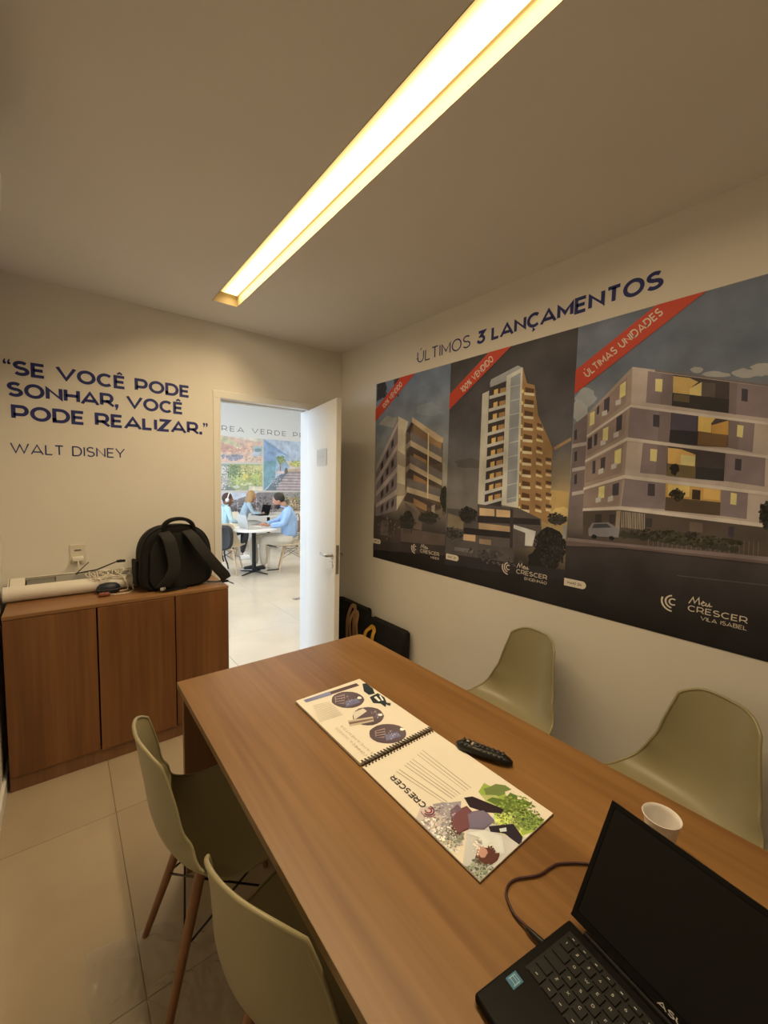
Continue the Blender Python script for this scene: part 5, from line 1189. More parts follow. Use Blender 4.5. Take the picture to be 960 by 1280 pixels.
# ------------------------------------------------------------------ laptops
def laptop(label, loc, rz, W_, D_, LID, tilt, case, scr, keys=True, logo=None):
    r = thing('laptop', label, 'laptop', loc, rz); th = .017
    bm = B(); box(bm, (0, -D_, .002), (W_, 0, th), .0045, None, 3); obj('base', bm, case, r, 30)
    lo_ = Matrix.Translation((0, 0, th+.001)) @ Matrix.Rotation(-tilt, 4, 'X')     # lid frame: x along hinge, z up the lid
    bm = B(); box(bm, (0, .0, .006), (W_, .0055, LID), .0022, lo_, 2); lid = obj('lid', bm, case, r, 30)
    bm = B(); box(bm, (.009, -.0008, .020), (W_-.009, -.0002, LID-.009), 0, lo_); obj('screen', bm, scr, lid, 0)
    bm = B(); box(bm, (.0005, -.0012, .0065), (W_-.0005, .0, .019), 0, lo_); box(bm, (.0005, -.0012, LID-.008), (W_-.0005, 0, LID-.0005), 0, lo_); box(bm, (.0005, -.0012, .019), (.008, 0, LID-.008), 0, lo_); box(bm, (W_-.008, -.0012, .019), (W_-.0005, 0, LID-.008), 0, lo_)
    obj('bezel', bm, case, lid, 0)
    bm = B(); tube(bm, [(.03, .001, th-.001), (W_-.03, .001, th-.001)], .006, 12); obj('hinge', bm, case, r, 40)
    if logo: lettering('logo_text', logo, lambda s, t: lo_ @ Vector((W_/2-.017+s, -.0014, .0086+t)), .046, .0068, M['silver'], lid, .2, .14, 1.2)
    if not keys: return r
    kb = B(); box(kb, (.014, -.130, th-.0004), (W_-.014, -.018, th+.0002)); kb = obj('keyboard', kb, M['key'], r, 0); KM = {}
    rows = [([.8]*14, -.022, .6), ([1]*13+[1.5], -.036, 1), ([1.4]+[1]*12+[1.1], -.0555, 1), ([1.65]+[1]*11+[1.85], -.075, 1), ([1.25]+[1]*11+[2.25], -.0945, 1), ([1.3, 1, 1, 1.1, 4.6, 1.1, 1, 1.1, 1, 1.1], -.114, 1)]
    legend = ['', '1234567890-', 'QWERTYUIOP', 'ASDFGHJKLÇ', 'ZXCVBNM,.', '']; LG = []
    for ws, y, kh in rows:
        tot = sum(ws); x = .017; ux = (W_-.034)/tot; ri = [q[1] for q in rows].index(y)
        for i, w_ in enumerate(ws):
            kw, kd = round(w_*ux-.0028, 4), .0162 if kh == 1 else .0095
            if (kw, kd) not in KM:
                bm = B(); b1 = [bm.verts.new((a_*kw/2, b_*kd/2, 0)) for a_, b_ in ((-1, -1), (1, -1), (1, 1), (-1, 1))]; b2 = [bm.verts.new((a_*(kw/2-.0009), b_*(kd/2-.0009), .0019)) for a_, b_ in ((-1, -1), (1, -1), (1, 1), (-1, 1))]
                bm.faces.new(b2); [bm.faces.new((b1[q], b1[(q+1) % 4], b2[(q+1) % 4], b2[q])) for q in range(4)]; me = bpy.data.meshes.new('key'); bm.to_mesh(me); bm.free(); me.materials.append(blackkey); KM[(kw, kd)] = me
            o = bpy.data.objects.new('key', KM[(kw, kd)]); C.objects.link(o); o.parent = kb; kx, ky = x+w_*ux/2, y-kd/2; o.location = (kx, ky, th+.0003)
            off = 0 if ri == 1 else 1
            if ri in (1, 2, 3, 4) and 0 <= i-off < len(legend[ri]):
                F, _ = glyph(legend[ri][i-off], .17); LG += [[Vector((kx-.0035+p.x*.0042, ky+.0005+p.y*.0042, th+.0024)) for p in f] for f in F]
            elif ri in (0, 5): LG.append([Vector((kx-.002, ky-.0006, th+.0024)), Vector((kx+.002, ky-.0006, th+.0024)), Vector((kx+.002, ky+.0006, th+.0024)), Vector((kx-.002, ky+.0006, th+.0024))])
            x += w_*ux
    faces_obj('key_legends', LG, M['silver'], kb)
    bm = B(); box(bm, (W_/2-.055, -D_+.008, th-.0002), (W_/2+.045, -.142, th+.0004), .0002); obj('touchpad', bm, case, r, 0)
    return r
blackkey = mat('matte_key', (.005, .005, .005), .5, spec=.3)
lp = laptop('open black laptop with dark screen at the near end of the table', (.697, .314, TZ), math.radians(-99), .325, .226, .214, math.radians(31), M['blackm'], M['screen'], True, 'ASUS')
bm = B(); box(bm, (.010, -.170, .0171), (.027, -.148, .0175), .0001); st_ = obj('sticker', bm, M['sticker'], lp, 0); st_['label'] = 'blue sticker on the palm rest'
F = []
for q in ([(.013, -.163), (.024, -.163)], [(.0135, -.157), (.0235, -.157)], [(.013, -.166), (.013, -.153), (.024, -.153), (.024, -.166)]): F += [[Vector((p.x, p.y, .0177)) for p in f] for f in strokes_to_faces(q, .0012, 0)]
faces_obj('sticker_print', F, mat('pale_blue_ink', (.30, .5, .6), .5), st_)
cbm = thing('power_cable', 'dark maroon laptop cable looping over the table to the laptop side', 'cable', (0, 0, TZ))
bm = B(); tube(bm, spline([(.627, .347, .010), (.630, .362, .007), (.634, .387, .004), (.655, .418, .0035), (.690, .424, .0035), (.738, .400, .0035), (.775, .393, .0035), (.80, .385, .0035), (.85, .345, .0035), (.90, .28, .0035), (.92, .18, .0035), (.90, .02, .0035), (.93, -.2, .0035), (.95, -.41, .0035)], 8), .0024, 8); obj('cord', bm, M['maroon'], cbm, 60)
bm = B(); tube(bm, [(.6275, .3215, .0095), (.627, .347, .0095)], [.0055, .0042], 10); tube(bm, [(.627, .347, .0095), (.6275, .356, .009)], [.0042, .0028], 10); obj('plug', bm, M['blackp'], cbm, 40)

# ------------------------------------------------------------------ shell chairs
def lerp_tab(tab, v):
    x = v*(len(tab)-1); i = min(int(x), len(tab)-2); t = x-i; t2 = t*t*(3-2*t) if 0 else t; return tab[i]+(tab[i+1]-tab[i])*t2
PX = [(.238, 0, .418), (.218, 0, .438), (.14, 0, .436), (.04, 0, .428), (-.06, 0, .428), (-.135, 0, .447), (-.182, 0, .50), (-.208, 0, .575), (-.221, 0, .666), (-.233, 0, .752), (-.243, 0, .828)]
PS = spline(PX, 10); HWt = [.200, .224, .232, .235, .236, .200, .191, .182, .162, .141, .126]
HWt[5:7] = [.216, .196]
def shell_pt(u, v, off=0):
    a = abs(u); v0, v1 = .055*a**5, 1-.057*a**4; vv = v0+(v1-v0)*v; hw = lerp_tab(HWt, vv)
    seat = max(0, 1-abs(vv-.30)/.30); hip = max(0, 1-abs(vv-.55)/.22); back = max(0, min(1, (vv-.5)/.2))*(1-.45*max(0, (vv-.75)/.25))
    hip = hip*hip*(3-2*hip); seat = seat*seat*(3-2*seat); back = back*back*(3-2*back)
    x, z = lerp_tab([q.x for q in PS], vv), lerp_tab([q.z for q in PS], vv)
    return Vector((x+(.025*hip+.055*back)*a**2.4, u*hw, z+.038*seat*a**3+.055*hip*a**3))
def shell_mesh():
    bm = B(); NU, NV = 28, 44; g = [[shell_pt(-1+2*i/NU, j/NV) for i in range(NU+1)] for j in range(NV+1)]; N = []
    for j in range(NV+1):
        row = []
        for i in range(NU+1):
            du = g[j][min(i+1, NU)]-g[j][max(i-1, 0)]; dv = g[min(j+1, NV)][i]-g[max(j-1, 0)][i]; row.append(du.cross(dv).normalized())
        N.append(row)
    T_ = [[bm.verts.new(g[j][i]+N[j][i]*.0025) for i in range(NU+1)] for j in range(NV+1)]; U_ = [[bm.verts.new(g[j][i]-N[j][i]*.0025) for i in range(NU+1)] for j in range(NV+1)]
    for j in range(NV):
        for i in range(NU): bm.faces.new((T_[j][i], T_[j][i+1], T_[j+1][i+1], T_[j+1][i])); bm.faces.new((U_[j][i], U_[j+1][i], U_[j+1][i+1], U_[j][i+1]))
    edge = [(0, i) for i in range(NU)]+[(j, NU) for j in range(NV)]+[(NV, i) for i in range(NU, 0, -1)]+[(j, 0) for j in range(NV, 0, -1)]
    for (a_, b_), (c_, d_) in zip(edge, edge[1:]+edge[:1]): bm.faces.new((T_[a_][b_], U_[a_][b_], U_[c_][d_], T_[c_][d_]))
    pts = [g[a_][b_] for a_, b_ in edge]; P = pts+pts[:1]; tube(bm, P, .0052, 8, False)
    return bm
def make_chair(label, mshell, mleg, group, loc, rz):
    t = thing('shell_chair', label, 'chair', loc, rz, group); obj('seat_shell', shell_mesh(), mshell, t, 50)
    tops, feet = [(.115, .105, .405), (.115, -.105, .405), (-.095, -.10, .405), (-.095, .10, .405)], [(.205, .19, 0), (.205, -.19, 0), (-.215, -.18, 0), (-.215, .18, 0)]
    pt = lambda k, z: Vector(feet[k]).lerp(Vector(tops[k]), z/.405)
    for a_, b_ in zip(tops, feet):
        bm = B(); tube(bm, [a_, Vector(a_).lerp(Vector(b_), .3), b_], [.0155, .0145, .0100], 14); obj('leg', bm, mleg, t, 50)
    for k in range(4):
        k2 = (k+1) % 4; bm = B(); tube(bm, [pt(k, .385), pt(k2, .225)], .0032, 7); tube(bm, [pt(k2, .385), pt(k, .225)], .0032, 7); obj('brace', bm, M['wire'], t, 60)
    bm = B(); tube(bm, [pt(0, .385), pt(1, .385), pt(2, .385), pt(3, .385), pt(0, .385)], .0035, 7)
    for k in range(4): tube(bm, [tops[k], (tops[k][0]*.9, tops[k][1]*.9, .428)], .008, 8)
    obj('mount_frame', bm, M['wire'], t, 60); return t
CH = 'olive beige shell chairs round the meeting table'
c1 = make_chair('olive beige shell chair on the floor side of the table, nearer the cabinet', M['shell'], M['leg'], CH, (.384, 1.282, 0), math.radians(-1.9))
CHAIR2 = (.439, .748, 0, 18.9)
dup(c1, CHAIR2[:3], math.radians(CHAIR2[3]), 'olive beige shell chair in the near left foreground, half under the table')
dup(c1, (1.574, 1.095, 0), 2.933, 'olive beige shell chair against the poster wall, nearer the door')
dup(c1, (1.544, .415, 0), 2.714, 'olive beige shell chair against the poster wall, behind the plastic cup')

# ------------------------------------------------------------------ bags against the right wall
def tote(label, y0, y1, h, strap_y, m_strap, x0=1.76):
    t = thing('tote_bag', label, 'bag', (XR-.016, (y0+y1)/2, 0)); w_ = (y1-y0)/2; dpt = XR-.016-x0; bm = B(); rings = []
    for z, k, o in ((0, .96, 1), (.02, 1, 1), (h*.35, 1.0, 1.0), (h*.75, 1.0, .78), (h-.02, .99, .50), (h, .965, .42)):
        ring = []
        for a_ in range(24):
            A = 2*math.pi*a_/24; cx_, sy_ = math.cos(A), math.sin(A); ring.append(bm.verts.new((-dpt*o/2-.002+dpt*o/2*math.copysign(abs(cx_)**.4, cx_), w_*k*math.copysign(abs(sy_)**.3, sy_), z+.004*math.sin(5*A+z*20)*(z > .1))))
        rings.append(ring)
    for a_, b_ in zip(rings, rings[1:]):
        for k in range(24): bm.faces.new((a_[k], a_[(k+1) % 24], b_[(k+1) % 24], b_[k]))
    bm.faces.new(rings[0][::-1]); bm.faces.new(rings[-1]); obj('body', bm, M['nylon'], t, 50)
    for sy, top, dx in strap_y:
        bm = B(); ribbon(bm, spline([(-dpt-.010, sy-.055, .06), (-dpt-.010, sy-.05, h*.5), (-dpt*.92-dx, sy-.045, h*.8), (-dpt*.72-dx, sy-.03, top-.02), (-dpt*.66-dx, sy, top), (-dpt*.72-dx, sy+.03, top-.02), (-dpt*.92-dx, sy+.045, h*.8), (-dpt-.010, sy+.05, h*.5), (-dpt-.010, sy+.055, .06)], 6), .033, .004, (0, 1, .001)); obj('strap', bm, m_strap, t, 50)
    return t
tote('black tote bag with tan straps in the corner behind the door edge', 2.47, 2.93, .545, [(-.10, .56, .02), (-.155, .53, .035)], M['tan'])
tote('wide black bag with a yellow strap against the wall behind the table', 2.02, 2.46, .50, [(.12, .46, .0)], M['yellow'], 1.74)

# crumpled clear film on the floor under the chair
fm = bpy.data.meshes.new('plastic_film'); V = []; Fc = []; rr = random.Random(9); n = 52
from mathutils import noise as NZ
for j in range(n+1):
    for i in range(n+1):
        x, y = .02+.42*i/n, 1.05+.42*j/n; q = Vector((x*9, y*9, 3)); e = min(i, j, n-i, n-j)/n
        z = .003+abs(NZ.noise(q*1.3))*.045+abs(NZ.noise(q*3.1))*.040; V.append((x+.03*NZ.noise(q*.7), y+.05*NZ.noise(q*.6+Vector((5, 2, 1)))-.25*(x-.2), z*(.25+min(1, e*6)*.75)))
for j in range(n):
    for i in range(n): k = j*(n+1)+i; Fc.append((k, k+1, k+n+2, k+n+1))
fm.from_pydata(V, [], Fc); fo = link('plastic_film', fm, M['film'], None, 12); tag(fo, 'crumpled clear plastic film on the floor by the chair leg', 'plastic film')

# ------------------------------------------------------------------ lounge murals
far_wall = mat('lounge_paint', (.88, .88, .86), .8)
bpy.data.objects['wall_far'].data.materials[0] = far_wall
wf = lambda s, t, d=0: Vector((s, FY1-.002-d, t))
mu = thing('wall_mural', 'printed mural of garden and terrace pictures on the lounge wall', 'mural', (0, 0, 0))
bm = B(); box(bm, (.6, FY1-.002, .70), (7.2, FY1, 2.48)); obj('panel', bm, M['paperwhite'], mu, 0)
print_obj('mural_picture', PRINTS['far'], wf, M['print'], mu, .0003, .0002, (.6, 7.2, .70, 2.48))
wl = thing('wall_lettering', 'widely spaced grey capitals above the lounge mural', 'lettering', (0, 0, 0))
lettering('', 'ÁREA VERDE PRIVATIVA', lambda s, t: Vector((2.672+s, FY1-.0012, 2.590+t)), 3.456, .118, mat('grey_lettering', (.16, .17, .18), .6), wl, .12, .42, 1, True)

# ------------------------------------------------------------------ lounge furniture
def cafe_table(label, x, y, z=.735):
    t = thing('cafe_table', label, 'table', (x, y, 0), .5, 'round white cafe tables in the lounge'); bm = B(); lathe(bm, [(0, z-.028), (.37, z-.028), (.376, z-.024), (.376, z-.004), (.372, z), (0, z)], 48); obj('tabletop', bm, M['ttop'], t, 30)
    bm = B(); tube(bm, [(0, 0, .02), (0, 0, z-.028)], .032, 16); obj('column', bm, M['blackp'], t, 40); bm = B()
    for k in range(4): a_ = k*math.pi/2; tube(bm, [(0, 0, .035), (.27*math.cos(a_), .27*math.sin(a_), .014)], [.022, .012], 8, True, .7)
    obj('cross_base', bm, M['blackp'], t, 40); return t
cafe_table('round white cafe table with black column, man working at it', 2.42, 6.42)
cafe_table('far round white cafe table in front of the blonde woman', 3.62, 8.72)
CG = 'cream shell chairs in the lounge'
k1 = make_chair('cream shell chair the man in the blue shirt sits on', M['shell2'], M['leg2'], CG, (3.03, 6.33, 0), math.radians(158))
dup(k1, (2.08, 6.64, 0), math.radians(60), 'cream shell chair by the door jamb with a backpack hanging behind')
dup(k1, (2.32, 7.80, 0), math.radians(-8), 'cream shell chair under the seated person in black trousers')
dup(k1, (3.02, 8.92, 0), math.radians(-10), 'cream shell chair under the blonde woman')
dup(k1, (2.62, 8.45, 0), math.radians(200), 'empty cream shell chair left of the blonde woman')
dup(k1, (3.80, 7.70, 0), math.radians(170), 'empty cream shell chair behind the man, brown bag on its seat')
laptop('open silver laptop on the round cafe table', (2.275, 6.245, .735), math.radians(97), .33, .225, .215, math.radians(12), M['silver'], M['screen'], False)
laptop('dark laptop on the far cafe table', (3.47, 8.78, .735), math.radians(-80), .32, .22, .21, math.radians(15), M['blackm'], M['screen'], False)
bb = thing('handbag', 'brown handbag on the empty chair behind the man', 'bag', (3.82, 7.70, .435)); bm = B(); box(bm, (-.06, -.15, 0), (.06, .15, .24), .035, None, 3); obj('body', bm, mat('tan_leather', (.22, .12, .07), .5), bb, 40)
bm = B(); ribbon(bm, spline([(0, -.1, .23), (0, -.08, .34), (0, 0, .39), (0, .08, .34), (0, .1, .23)], 6), .02, .005, (1, 0, 0)); obj('handle', bm, M['brown'], bb, 50)
hb = thing('backpack', 'dark grey backpack hanging behind the cream chair by the door jamb', 'backpack', (1.905, 6.32, .44), math.radians(-30)); bm = B(); rings = []
for d_, k in ((-.07, .7), (-.085, .85), (-.06, .97), (0, 1), (.05, .98), (.06, .8)):
    rings.append([bm.verts.new((.145*k*math.copysign(abs(math.cos(a_))**.6, math.cos(a_)), d_, .19+.19*k*math.copysign(abs(math.sin(a_))**.7, math.sin(a_)))) for a_ in [2*math.pi*q/28 for q in range(28)]])
for a_, b_ in zip(rings, rings[1:]):
    for k in range(28): bm.faces.new((a_[k], a_[(k+1) % 28], b_[(k+1) % 28], b_[k]))
bm.faces.new(rings[0][::-1]); bm.faces.new(rings[-1]); obj('body', bm, mat('charcoal_nylon', (.03, .03, .033), .7), hb, 50)
for sx in (-.07, .07):
    bm = B(); ribbon(bm, spline([(sx, .05, .34), (sx, .09, .25), (sx*1.1, .09, .10), (sx*1.2, .055, .02)], 6), .045, .01, (1, 0, 0)); s_ = obj('shoulder_strap', bm, M['nylon'], hb, 50)
bm = B(); ribbon(bm, spline([(.03, -.05, .03), (.04, -.06, -.10), (.07, -.05, -.20), (.085, -.05, -.28)], 6), .022, .004, (1, 0, 0)); ribbon(bm, spline([(-.02, -.05, .03), (.0, -.06, -.08), (.02, -.05, -.17)], 6), .022, .004, (1, 0, 0)); obj('webbing', bm, M['blackp'], hb, 50)
fc = thing('floor_cable', 'short dark cable with plugs lying under the cafe table', 'cable', (0, 0, 0)); bm = B(); tube(bm, spline([(2.62, 6.50, .006), (2.67, 6.46, .006), (2.74, 6.47, .006), (2.80, 6.45, .006), (2.88, 6.47, .006)], 6), .008, 7); box(bm, (2.60, 6.48, .001), (2.66, 6.52, .03), .004); obj('cord', bm, M['blackp'], fc, 50)
fs = thing('floor_socket', 'flat floor socket plate set in the lounge tiles', 'socket', (2.35, 4.72, 0)); bm = B(); box(bm, (-.06, -.03, 0), (.06, .03, .004), .001); obj('plate', bm, M['steel'], fs, 0)

# ------------------------------------------------------------------ people
def grow(nodes, edges, root=0, sub=1):
    """skin-modifier body from joints: nodes [(x,y,z,r)]"""
    me = bpy.data.meshes.new('t'); me.from_pydata([n_[:3] for n_ in nodes], edges, []); o = bpy.data.objects.new('t', me); C.objects.link(o)
    o.modifiers.new('s', 'SKIN'); 
    for v, n_ in zip(me.skin_vertices[0].data, nodes): rr_ = n_[3]; v.radius = (rr_, rr_) if not isinstance(rr_, tuple) else rr_; v.use_root = False
    me.skin_vertices[0].data[root].use_root = True
    s = o.modifiers.new('b', 'SUBSURF'); s.levels = sub; s.render_levels = sub
    dg = bpy.context.evaluated_depsgraph_get(); out = bpy.data.meshes.new_from_object(o.evaluated_get(dg)); bpy.data.objects.remove(o); return out
def unite(meshes, voxel):
    bm = B()
    for m_2 in meshes: bm.from_mesh(m_2)
    me = bpy.data.meshes.new('t'); bm.to_mesh(me); bm.free(); o = bpy.data.objects.new('t', me); C.objects.link(o); r = o.modifiers.new('r', 'REMESH'); r.mode = 'VOXEL'; r.voxel_size = voxel; r.use_smooth_shade = True
    s = o.modifiers.new('q', 'SMOOTH'); s.iterations = 2; s.factor = .5
    dg = bpy.context.evaluated_depsgraph_get(); out = bpy.data.meshes.new_from_object(o.evaluated_get(dg)); bpy.data.objects.remove(o); return out
def chain(pts): return [(*p[:3], p[3]) for p in pts], [(i, i+1) for i in range(len(pts)-1)]
def ell(c, r, Rm=None, n=3, fn=None):
    bm = B(); bmesh.ops.create_icosphere(bm, subdivisions=n, radius=1)
    for v in bm.verts:
        p = Vector((v.co.x*r[0], v.co.y*r[1], v.co.z*r[2]))
        if fn: p = fn(p, v.co)
        v.co = (Rm @ p if Rm else p)+Vector(c)
    me = bpy.data.meshes.new('t'); bm.to_mesh(me); bm.free(); return me
def basis(fwd, pitch=0):
    f = Vector((fwd[0], fwd[1], 0)).normalized(); l = Vector((-f.y, f.x, 0)); R0 = Matrix((f, l, Vector((0, 0, 1)))).transposed(); return R0 @ Matrix.Rotation(pitch, 3, 'Y')   # local x = face forward, y = left
def head_parts(c, fwd, pitch):
    Rm = basis(fwd, pitch); at = lambda x, y, z: tuple(Vector(c)+Rm @ Vector((x, y, z)))
    def jaw(p, n_):
        if n_.z < 0: k = 1+.32*n_.z; p.y *= k; p.x = p.x*(1+.12*n_.z)+.012*(-n_.z)
        return p
    ms = [ell(c, (.094, .077, .118), Rm, 3, jaw), ell(at(.098, 0, -.012), (.016, .012, .024), Rm, 2), ell(at(.092, 0, -.057), (.012, .026, .009), Rm, 2), ell(at(.075, 0, -.098), (.022, .028, .018), Rm, 2), ell(at(.084, 0, .032), (.014, .055, .010), Rm, 2)]
    for s in (-1, 1): ms.append(ell(at(-.004, s*.078, -.005), (.020, .010, .032), Rm, 2))
    return ms, Rm, at
def hand(w_, d_, up, sgn):
    """palm, four unequal bent fingers and a thumb"""
    w_, d_, up = Vector(w_), Vector(d_).normalized(), Vector(up).normalized(); sd = d_.cross(up).normalized()*sgn; ms = []
    n_, e_ = chain([(*w_, .024), (*(w_+d_*.03), .030), (*(w_+d_*.075), .034)]); ms.append(grow(n_, e_))
    for k, (o_, ln) in enumerate(((-.030, .066), (-.010, .074), (.010, .070), (.029, .055))):
        a_ = w_+d_*.075+sd*o_; n_, e_ = chain([(*a_, .0105), (*(a_+d_*ln*.4+up*.006), .0095), (*(a_+d_*ln*.75-up*.008), .009), (*(a_+d_*ln-up*.024), .0075)]); ms.append(grow(n_, e_))
    a_ = w_+d_*.03-sd*.028; n_, e_ = chain([(*a_, .013), (*(a_-sd*.02+d_*.028), .011), (*(a_-sd*.028+d_*.055-up*.008), .009)]); ms.append(grow(n_, e_)); return ms
def put(name, me, m, parent, smooth=180):
    me.name = name; me.materials.clear(); me.materials.append(m); me.polygons.foreach_set('use_smooth', [True]*len(me.polygons))
    o = bpy.data.objects.new(name, me); C.objects.link(o); o.parent = parent; return o
def person(label, J, fwd, skinm, shirtm, trm, hairm, shoem, pitch=.25, hair='short', beard=False, slim=1.0, sleeve='long', face_extra=None):
    root = thing('person', label, 'person', (J['hip'][0], J['hip'][1], 0)); off = Vector((J['hip'][0], J['hip'][1], 0))
    J = {k: Vector(v)-off for k, v in J.items()}; s = slim; V3 = lambda v, r: (*v, r)
    hm, Rm, at = head_parts(J['head'], fwd, pitch)
    def torso(g):
        N = [V3(J['hip'], (.135*s+g, .115*s+g)), V3(J['waist'], (.135*s+g, .11*s+g)), V3(J['chest'], (.150*s+g, .115*s+g)), V3(J['neck0'], (.075*s+g, .065*s+g))]; return N, [(0, 1), (1, 2), (2, 3)]
    def arm(k, g, hand_=True):
        sh, el, wr_ = J['sh'+k], J['el'+k], J['wr'+k]; c = J['chest'].lerp(J['neck0'], .6)
        return chain([V3(c, .06*s+g), V3(c.lerp(sh, .7), .062*s+g), V3(sh, .062*s+g), V3(sh.lerp(el, .5), .050*s+g), V3(el, .043*s+g), V3(el.lerp(wr_, .45), .039*s+g), V3(wr_, .027*s+g)])
    def leg(k, g):
        hp, kn, an = J['hp'+k], J['kn'+k], J['an'+k]
        return chain([V3(J['hip'].lerp(hp, .5), .09*s+g), V3(hp, .092*s+g), V3(hp.lerp(kn, .5), .080*s+g), V3(kn, .060*s+g), V3(kn.lerp(an, .35), .056*s+g), V3(an, .038*s+g)])
    bodym = hm+[grow(*torso(-.006)), grow(*chain([V3(J['neck0'], .055*s), V3(J['neck0'].lerp(J['head'], .45), .050*s), V3(Vector(at(-.02, 0, -.06)), .050*s)]))]
    for k in 'NF':
        bodym += [grow(*arm(k, -.007)), grow(*leg(k, -.008))]; d_ = (J['wr'+k]-J['el'+k]).normalized(); hd = J.get('ha'+k, J['wr'+k]+d_*.1)-J['wr'+k]; bodym += hand(J['wr'+k], hd, (0, 0, 1), 1 if k == 'N' else -1)
        bodym.append(grow(*chain([V3(J['an'+k], .034*s), V3(J['an'+k]+Vector((0, 0, -.04)), .034), V3(J['to'+k]*.55+J['an'+k]*.45+Vector((0, 0, -.03)), .030), V3(J['to'+k], .022)])))
    put('body', unite(bodym, .0085), skinm, root)
    shm = [grow(*torso(.010))]
    for k in 'NF':
        n_, e_ = arm(k, .008)
        if sleeve == 'rolled': n_ = n_[:-1]; e_ = e_[:-1]
        shm.append(grow(n_, e_))
    so = put('shirt', unite(shm, .011), shirtm, root)
    bm = B(); c = J['neck0'].lerp(Vector(at(-.02, 0, -.06)), .25); tube(bm, [c+Vector((.062*s*math.cos(a_), .062*s*math.sin(a_), .010*math.cos(a_*2))) for a_ in [k*math.pi/10 for k in range(21)]], .014, 8, False, .6); obj('collar', bm, shirtm, so, 60)
    trs = [grow(*chain([V3(J['hip']+Vector((0, 0, .05)), (.142*s, .125*s)), V3(J['hip'], (.15*s, .13*s)), V3(J['hip']+Vector((0, 0, -.03)), .12*s)]))]
    for k in 'NF': trs.append(grow(*leg(k, .013)))
    put('trousers', unite(trs, .011), trm, root)
    for k in 'NF':
        an, to = J['an'+k], J['to'+k]; f = to-an; f.z = 0; f = f.normalized(); heel = an-f*.03; zf = max(.0, to.z-.035); base = Vector((0, 0, zf))
        p = [Vector((heel.x, heel.y, zf+.045)), Vector((an.x+f.x*.02, an.y+f.y*.02, zf+.055)), Vector((an.x+f.x*.10, an.y+f.y*.10, zf+.045)), Vector((an.x+f.x*.18, an.y+f.y*.18, zf+.036))]
        so = put('shoe', unite([grow(*chain([V3(p[0], (.040, .043)), V3(p[1], (.043, .052)), V3(p[2], (.044, .038)), V3(p[3], (.038, .028))]))], .008), shoem, root)
        bm = B(); r2 = Vector((-f.y, f.x, 0)); o_ = []
        for a_ in range(20): A = 2*math.pi*a_/20; o_.append(Vector((an.x, an.y, 0))+f*(.075+.145*math.cos(A))+r2*.046*math.copysign(abs(math.sin(A))**.8, math.sin(A)))
        prism(bm, [(q.x, q.y) for q in o_], lambda s_, t_, d2: Vector((s_, t_, zf+.001+d2)), .024); obj('sole', bm, M['sole'], so, 40)
    for sy in (-1, 1):
        put('eye', ell(at(.083, sy*.031, .008), (.012, .014, .009), Rm, 2), mat('eye_white', (.7, .68, .65), .3), root); put('eyebrow', ell(at(.090, sy*.032, .030), (.007, .020, .005), Rm, 2), hairm, root)
    put('mouth', ell(at(.0955, 0, -.058), (.009, .023, .006), Rm, 2), mat('lip_tone', (.38, .14, .11), .5), root)
    if hair == 'short': hs = [ell(at(-.016, 0, .030), (.098, .089, .108), Rm, 3, lambda p, n_: Vector((p.x*(1 if n_.x < .55 else .9), p.y, p.z if n_.z > -.1 else p.z*(.45 if n_.x > .15 else .85))))]
    else:
        hs = [ell(at(-.020, 0, .025), (.096, .094, .110), Rm, 3), ell(at(-.050, 0, -.075), (.060, .092, .120), Rm, 3)]
        for sy in (-1, 1): hs.append(ell(at(-.005, sy*.078, -.085), (.045, .028, .115), Rm, 3))
    ho = put('hair', unite(hs, .009), hairm, root)
    if beard: put('beard', unite([ell(at(.040, 0, -.080), (.064, .070, .048), Rm, 3), ell(at(.092, 0, -.040), (.010, .028, .007), Rm, 2)], .008), hairm, root)
    if face_extra == 'headphones':
        bm = B(); tube(bm, [at(-.01, .098*math.cos(a_), .02+.118*math.sin(a_)) for a_ in [math.pi*k/16 for k in range(17)]], .010, 8); hp_ = obj('headband', bm, M['headband'], root, 60)
        for sy in (-1, 1): put('ear_cup', ell(at(-.005, sy*.095, .0), (.034, .018, .042), Rm, 2), M['headband'], hp_)
    return root
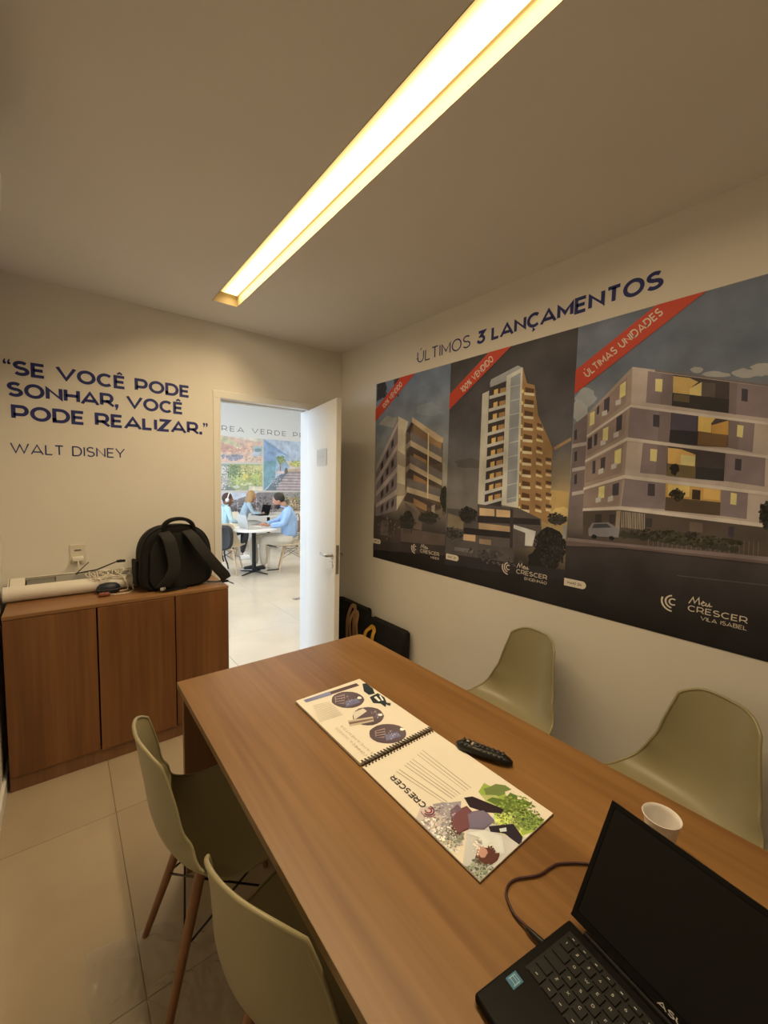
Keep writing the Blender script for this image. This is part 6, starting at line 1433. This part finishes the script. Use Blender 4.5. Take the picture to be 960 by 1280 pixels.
person('man in light blue shirt and cream trousers typing at a cafe table', dict(hip=(2.985, 6.325, .53), waist=(2.995, 6.32, .70), chest=(2.985, 6.325, .90), neck0=(2.935, 6.35, 1.06), head=(2.835, 6.40, 1.175),
 shN=(2.905, 6.185, 1.00), elN=(2.825, 6.165, .80), wrN=(2.67, 6.36, .775), haN=(2.60, 6.43, .775), shF=(3.07, 6.475, 1.00), elF=(2.93, 6.60, .82), wrF=(2.70, 6.58, .775), haF=(2.58, 6.585, .772),
 hpN=(2.945, 6.245, .515), knN=(2.575, 6.425, .545), anN=(2.62, 6.50, .095), toN=(2.47, 6.55, .04), hpF=(3.0, 6.41, .515), knF=(2.45, 6.56, .545), anF=(2.50, 6.60, .095), toF=(2.36, 6.66, .04)),
 (-.87, .42), M['skin'], M['shirt'], M['chino'], M['hair'], M['shoe'], .35, 'short', True, 1.28)
person('seated person with white headphones, sky blue top and black trousers', dict(hip=(2.36, 7.80, .53), waist=(2.37, 7.80, .70), chest=(2.38, 7.80, .88), neck0=(2.40, 7.80, 1.02), head=(2.44, 7.80, 1.12),
 shN=(2.39, 7.64, .97), elN=(2.45, 7.60, .74), wrN=(2.62, 7.70, .70), shF=(2.39, 7.96, .97), elF=(2.48, 7.99, .75), wrF=(2.65, 7.88, .70), haN=(2.70, 7.74, .69), haF=(2.72, 7.83, .69),
 hpN=(2.36, 7.72, .52), knN=(2.76, 7.68, .53), anN=(2.66, 7.66, .11), toN=(2.82, 7.62, .04), hpF=(2.36, 7.89, .52), knF=(2.78, 7.90, .53), anF=(2.74, 7.88, .11), toF=(2.90, 7.90, .04)),
 (.95, -.3), M['skin3'], M['shirt3'], M['blacktr'], M['hair3'], M['shoew'], .3, 'short', False, .86, 'long', 'headphones')
person('blonde woman in pale denim shirt seated at the far cafe table', dict(hip=(3.08, 8.90, .53), waist=(3.12, 8.90, .70), chest=(3.18, 8.89, .88), neck0=(3.22, 8.88, 1.02), head=(3.29, 8.86, 1.13),
 shN=(3.18, 8.74, .97), elN=(3.26, 8.66, .76), wrN=(3.44, 8.64, .775), haN=(3.52, 8.66, .772), shF=(3.22, 9.04, .97), elF=(3.34, 9.02, .78), wrF=(3.46, 8.88, .775), haF=(3.54, 8.83, .772),
 hpN=(3.08, 8.82, .52), knN=(3.46, 8.76, .54), anN=(3.40, 8.74, .11), toN=(3.54, 8.70, .04), hpF=(3.08, 8.98, .52), knF=(3.48, 8.96, .54), anF=(3.46, 8.94, .11), toF=(3.60, 8.94, .04)),
 (.96, -.25), M['skin2'], M['shirt2'], M['jeans'], M['blonde'], M['shoew'], .3, 'long', False, .82)
